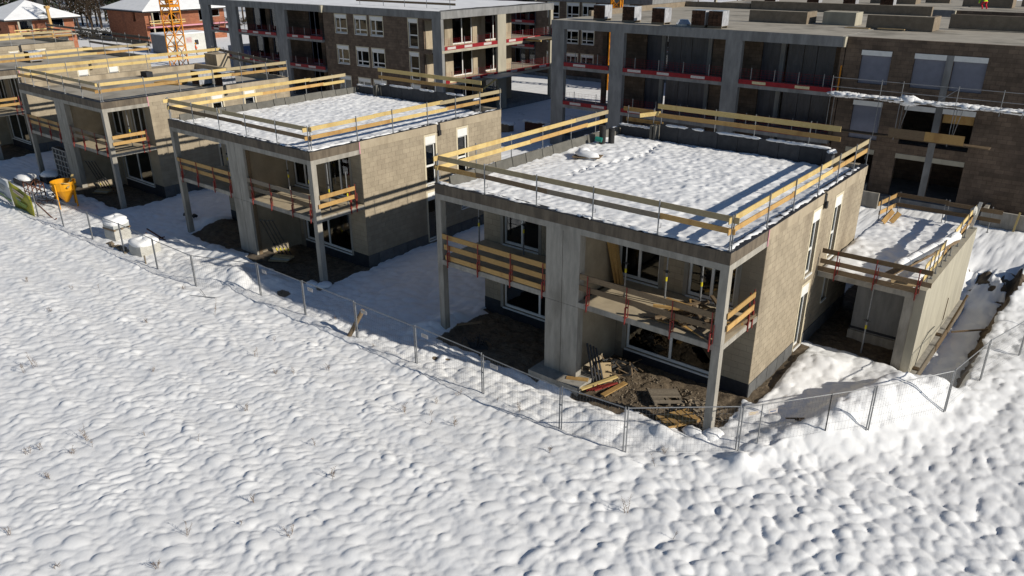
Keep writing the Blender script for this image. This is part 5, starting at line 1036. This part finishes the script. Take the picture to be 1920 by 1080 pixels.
tag(MB().bar((-.35, .45, ST+.12), (-.05, 2.6, ST+.2), .25, .12).build('timber_beam', 'wood_old'), 'thick weathered beam lying at the sunlit end of the nearest balcony', 'beam')
# terrace in front of the right half
for j in range(4): tag(MB().tube((-5.42+.07*j, .62+.1*j, 1.35-.08*j), (-4.86+.09*j, .34+.09*j, -.17), .04, k=7).tube((-5.11+.083*j, .465+.095*j, .50-.045*j), (-5.06+.085*j, .44+.094*j, .37-.04*j), .05, k=8).build('black_prop', 'steel_dark'), 'black steel tube with yellow band leaning on the pillar of the nearest house', 'steel tube', 'black tubes leaning on the pillar')
tag(MB().bar((-4.62, .72, -.12), (-4.95, 1.05, .5), .62, .03, up=(.75, -.5, .55)).build('plywood_sheet', 'plywood'), 'square yellow plywood sheet leaning in the rubble', 'board')
for j, (p, q, wd, mt, lab) in enumerate((((-4.95, -.42, .02), (-4.3, 1.05, .14), .15, 'wood_new', 'long pale plank slanting beside the red steel parts'), ((-4.12, -.22, -.02), (-3.9, 1.0, .04), .2, 'wood_orange', 'broad orange plank lying right of the red steel parts'), ((-5.75, -.2, .12), (-5.0, .15, .14), .22, 'wood_orange', 'short plank end lying on the pillar footing'))): tag(MB().bar(p, q, wd, .05).build('plank', mt), lab, 'plank')
for j in range(4): tag(MB().bar((-4.72+.1*j, -.35+.02*j, .02+.03*j), (-4.3+.09*j, .55+.03*j, .06+.03*j), .05, .05).bar((-4.56+.1*j, .0, .05+.03*j), (-4.5+.1*j, .05, .17), .04, .04).build('red_clamp', 'red_paint'), 'red steel clamp lying between the planks by the pillar', 'clamp', 'red clamps on the ground')
def pallet(label, c, rz, tilt, n=6, sx=1.2, sy=.9, mat='wood_grey', hole=False):
    p = thing('pallet', label, 'pallet', (0, 0, 0)); ca, sa = math.cos(rz), math.sin(rz)
    T = lambda u_, v_, z_: (c[0]+ca*u_-sa*v_, c[1]+sa*u_+ca*v_, c[2]+z_+tilt*v_)
    for j in range(n):
        uu = -sx/2+sx*(j+.5)/n
        if hole and j in (2, 3): MB().bar(T(uu, .12, .1), T(uu, sy/2, .1), sx/n*.82, .022).build('slat', mat, p)
        else: MB().bar(T(uu, -sy/2, .1), T(uu, sy/2, .1), sx/n*.82, .022).build('slat', mat, p)
    for v in (-sy/2+.06, 0, sy/2-.06): MB().bar(T(-sx/2, v, .04), T(sx/2, v, .04), .09, .09).build('bearer', mat, p)
    return p
pallet('grey wooden pallet with a broken gap lying on the rubble terrace', (-2.2, .95, .04), 2.35, .06, 10, 1.0, 1.1, hole=True)
pallet('brown slatted pallet lying by the corner column of the nearest house', (-1.2, .0, .02), 1.05, -.05, 5, 1.3, .8, 'wood_orange')
m = MB(); rr = random.Random(8)
for j in range(520): x, y = rr.uniform(-4.9, -.2), rr.uniform(-.5, 2.2); s_ = rr.uniform(.015, .045)*(1.3 if rr.random() > .93 else 1); m.blob((x, y, gz(x, y)+s_*.2), s_*rr.uniform(.7, 1.5), s_*rr.uniform(.7, 1.5), s_*.7, k=5, jit=.4, seed=j)
tag(m.build('rubble', 'rubble'), 'stones and clods scattered over the bare terrace of the nearest house', 'rubble', kind='stuff')
m = MB()
for j in range(260): x, y = rr.gauss(-1.0, .45), rr.gauss(.95, .4); a = rr.uniform(0, 6.28); v = Vector((math.cos(a)*.16, math.sin(a)*.16, rr.uniform(-.06, .12))); n_ = Vector((-math.sin(a)*.05, math.cos(a)*.05, rr.uniform(-.02, .05))); c_ = Vector((x, y, gz(x, y)+rr.uniform(.03, .28)*math.exp(-((x+1)/.6)**2-((y-.95)/.6)**2)+.02)); m.poly(c_-n_, c_+v-n_*.5, c_+v+n_*.5, c_+n_)
tag(m.build('leaf_litter', 'rubble'), 'heap of dry leaves and scraps beside the corner column', 'litter', kind='stuff')
m = MB().blob((-4.6, 2.0, .0), .55, .4, .28, k=9, jit=.4, seed=4).blob((-5.1, 1.7, .05), .4, .4, .3, k=9, jit=.45, seed=9); tag(m.build('tarp_heap', 'black_plastic'), 'crumpled black plastic heap under the right balcony of the nearest house', 'plastic sheet')
m = MB()
for j in range(30): x, y = rr.uniform(-5.3, -4.1), rr.uniform(1.2, 2.3); a = rr.uniform(0, 6.3); m.bar((x, y, rr.uniform(0, .35)), (x+.35*math.cos(a), y+.35*math.sin(a), rr.uniform(.05, .5)), .05, .015)
tag(m.build('wood_scraps', 'wood_old'), 'splintered wood scraps on the black plastic heap', 'wood scraps', kind='stuff')
m = MB()
for j in range(9): a = rr.uniform(0, 3.1); x, y = -10.6+rr.uniform(-.5, .5), -.25+rr.uniform(-.25, .35); m.path([(x, y, -.1), (x+.3*math.cos(a), y+.2*math.sin(a), rr.uniform(.15, .4)), (x+.7*math.cos(a), y+.4*math.sin(a), -.1)], .015)
tag(m.build('cable_tangle', 'steel_dark'), 'tangle of dark cable on the mud under the left balcony', 'cable')
tag(MB().blob((-10.3, -.1, -.1), .6, .35, .16, k=9, jit=.35, seed=7).build('black_bag', 'black_plastic'), 'flat black plastic bag on the mud in front of the left terrace', 'bag')
tag(MB().bar((-12.05, .55, .1), (-11.2, 1.2, .25), .16, .05).build('board', 'wood_old'), 'old board resting on snow behind the left column of the nearest house', 'board')
m = MB().blob((-.45, -.35, .0), .42, .3, .17, k=12, jit=.12, seed=1).blob((.12, -.1, .02), .36, .45, .17, k=12, jit=.12, seed=2).blob((-.1, -.5, -.02), .35, .25, .16, k=12, jit=.1, seed=3); tag(m.build('footing_snow', 'snow', smooth=True), 'lumps of snow around the foot of the nearest corner column', 'snow', kind='stuff')
m = MB().blob((-20.7, -.45, .02), .45, .3, .14, k=12, jit=.15, seed=1).blob((-20.1, -.2, .04), .35, .4, .14, k=12, jit=.15, seed=2); tag(m.build('footing_snow', 'snow', smooth=True), 'lumps of snow on the column footing of the second house', 'snow', kind='stuff')
rx, ry = 2.2, 1.75; rz_ = gz(rx, ry)
tag(MB().blob((rx+.12, ry, rz_+.06), .18, .07, .09, k=7, jit=.5, seed=12).bar((rx-.35, ry-.1, rz_+.02), (rx+.2, ry+.1, rz_+.14), .04, .04).build('dark_root', 'bark'), 'dark twisted root sticking out of the shaded snow ridge', 'root')
tag(MB().box(-33.3, .6, -.1, -32.9, .9, .0).blob((-35.0, 1.2, .25), .35, .18, .1, k=7, jit=.5, seed=3).blob((-34.4, 1.3, .25), .22, .15, .1, k=7, jit=.5, seed=4).build('dark_debris', 'black_plastic'), 'small dark scraps on the shaded snow between second and third house', 'scraps')
# dry weeds of the field
WEED = [(403, 590, 1.1), (62, 695, .9), (68, 690, .8), (47, 700, .6), (165, 826, .75), (172, 838, .5), (78, 845, .5), (52, 850, .4), (137, 853, .4), (274, 818, .35), (515, 640, .4), (480, 672, .5), (616, 695, .45), (290, 700, .3), (515, 702, .35), (550, 704, .4), (465, 772, .4), (372, 834, .4), (590, 835, .4), (625, 900, .5), (475, 945, .55), (350, 1005, .6), (450, 990, .4), (545, 1005, .5), (297, 1065, .6), (107, 1063, .35), (15, 1005, .4), (90, 898, .35), (760, 773, .55), (808, 795, .4), (805, 780, .4), (855, 800, .5), (975, 770, .5), (820, 760, .45), (1175, 965, .7), (1262, 1012, .55), (1225, 880, .7), (1247, 855, .4), (630, 605, .3), (135, 545, .5), (185, 545, .4), (50, 530, .4), (95, 585, .3), (275, 605, .35), (345, 545, .4), (1030, 850, .4), (700, 655, .3), (975, 780, .3), (860, 745, .35), (930, 760, .4)]
RAYD = lambda px, py: d+r2*((px-960)/1443.35)-u2*((py-540)/1443.35)
for k, (px, py, hh) in enumerate(WEED):
    v = RAYD(px, py); t_ = (-.08-CAM.z)/v.z; p = CAM+v*t_; z = gz(p.x, p.y)-.03; m = MB(); lean = rr.uniform(-.15, .15)
    for s_ in range(rr.choice((1, 2, 3, 4))):
        a = rr.uniform(0, 6.28); L = .8*hh*rr.uniform(.5, 1); b0 = (p.x+rr.uniform(-.06, .06), p.y+rr.uniform(-.06, .06), z); tip = (b0[0]+L*.3*math.cos(a)+lean*L, b0[1]+L*.3*math.sin(a), z+L); m.tube(b0, tip, .006, .003, k=4)
        for _ in range(int(4+6*hh)):
            f = rr.uniform(.3, 1); q = [b0[i]+(tip[i]-b0[i])*f for i in range(3)]; bx = rr.uniform(0, 6.28); m.tube(tuple(q), (q[0]+.07*math.cos(bx), q[1]+.07*math.sin(bx), q[2]+.05), .0045, .0025, k=3)
    tag(m.build('weed_stalk', 'dry_stalk'), 'thin dry weed stalk poking out of the snowy field' if k else 'tallest dry weed stalk in the snow, in front of the second house', 'weed', 'dry weeds in the snow field')

# ------------------------------------------------------------------ workers
def person(label, loc, joints, edges, radii, mats, zsplit, rz=0.0, hat=None):
    me = bpy.data.meshes.new('person'); me.from_pydata(joints, edges, []); o = bpy.data.objects.new('person', me); COL.objects.link(o)
    md = o.modifiers.new('skin', 'SKIN'); sv = me.skin_vertices[0].data
    for i, r_ in enumerate(radii): sv[i].radius = (r_, r_)
    sv[0].use_root = True; ss = o.modifiers.new('sub', 'SUBSURF'); ss.levels = 2; ss.render_levels = 2
    dg = bpy.context.evaluated_depsgraph_get(); nm = bpy.data.meshes.new_from_object(o.evaluated_get(dg)); o.modifiers.clear(); o.data = nm
    nm.materials.clear()
    for q in mats: nm.materials.append(MATS[q])
    for p in nm.polygons: p.material_index = zsplit(p.center); p.use_smooth = True
    o.location = loc; o.rotation_euler = (0, 0, rz); tag(o, label, 'person'); LOC[o.name] = tuple(loc)
    if hat:
        m = MB().blob(hat[0], .14, .15, .12, k=10, jit=0); h_ = m.build('helmet', hat[1]); h_.parent = o; h_.location = (0, 0, 0)
        h_.data.transform(Matrix.Translation(Vector(hat[0])-(sum((v.co for v in h_.data.vertices), Vector())/len(h_.data.vertices))))
    return o
ED = [(0, 1), (1, 2), (2, 3), (3, 4), (0, 5), (5, 6), (6, 7), (7, 8), (0, 9), (9, 10), (10, 11), (11, 12), (2, 13), (13, 14), (14, 15), (2, 16), (16, 17), (17, 18)]
RAD = [.15, .15, .14, .065, .11, .1, .075, .055, .05, .1, .075, .055, .05, .075, .055, .04, .075, .055, .04]
bend = [(0, 0, .70), (.15, 0, .86), (.42, 0, .98), (.54, 0, 1.02), (.66, 0, 1.03), (.02, .13, .66), (.26, .17, .42), (-.02, .16, .08), (.13, .17, .04), (0, -.13, .66), (.14, -.18, .40), (-.14, -.17, .08), (.01, -.18, .04), (.43, .2, .92), (.52, .24, .64), (.66, .18, .42), (.43, -.2, .92), (.52, -.24, .64), (.66, -.16, .42)]
person('worker bending over on the far roof in lime jacket and red trousers', (-5.3, 64.9, 9.97), bend, ED, RAD, ['red_cloth', 'hivis', 'skin'], lambda c: 0 if c.z < .68 and c.x < .34 else (1 if c.x < .56 else 2), rz=2.4, hat=((.70, 0, 1.08), 'pvc'))
stand = [(0, 0, .92), (0, 0, 1.12), (0, 0, 1.38), (0, 0, 1.52), (.02, 0, 1.66), (0, .12, .85), (.03, .14, .47), (0, .15, .08), (.14, .16, .04), (0, -.12, .85), (.02, -.15, .47), (0, -.16, .08), (.14, -.17, .04), (0, .22, 1.36), (.05, .32, 1.12), (.25, .34, 1.0), (0, -.22, 1.36), (.05, -.32, 1.12), (.25, -.3, 1.02)]
person('worker in an orange jacket standing beside the white container', (-113.0, 47.2, 0.0), stand, ED, RAD, ['ink_dark', 'orange_cloth', 'skin'], lambda c: 0 if c.z < .9 else (1 if c.z < 1.46 else 2), rz=1.0, hat=((.02, 0, 1.75), 'hopper_yellow'))
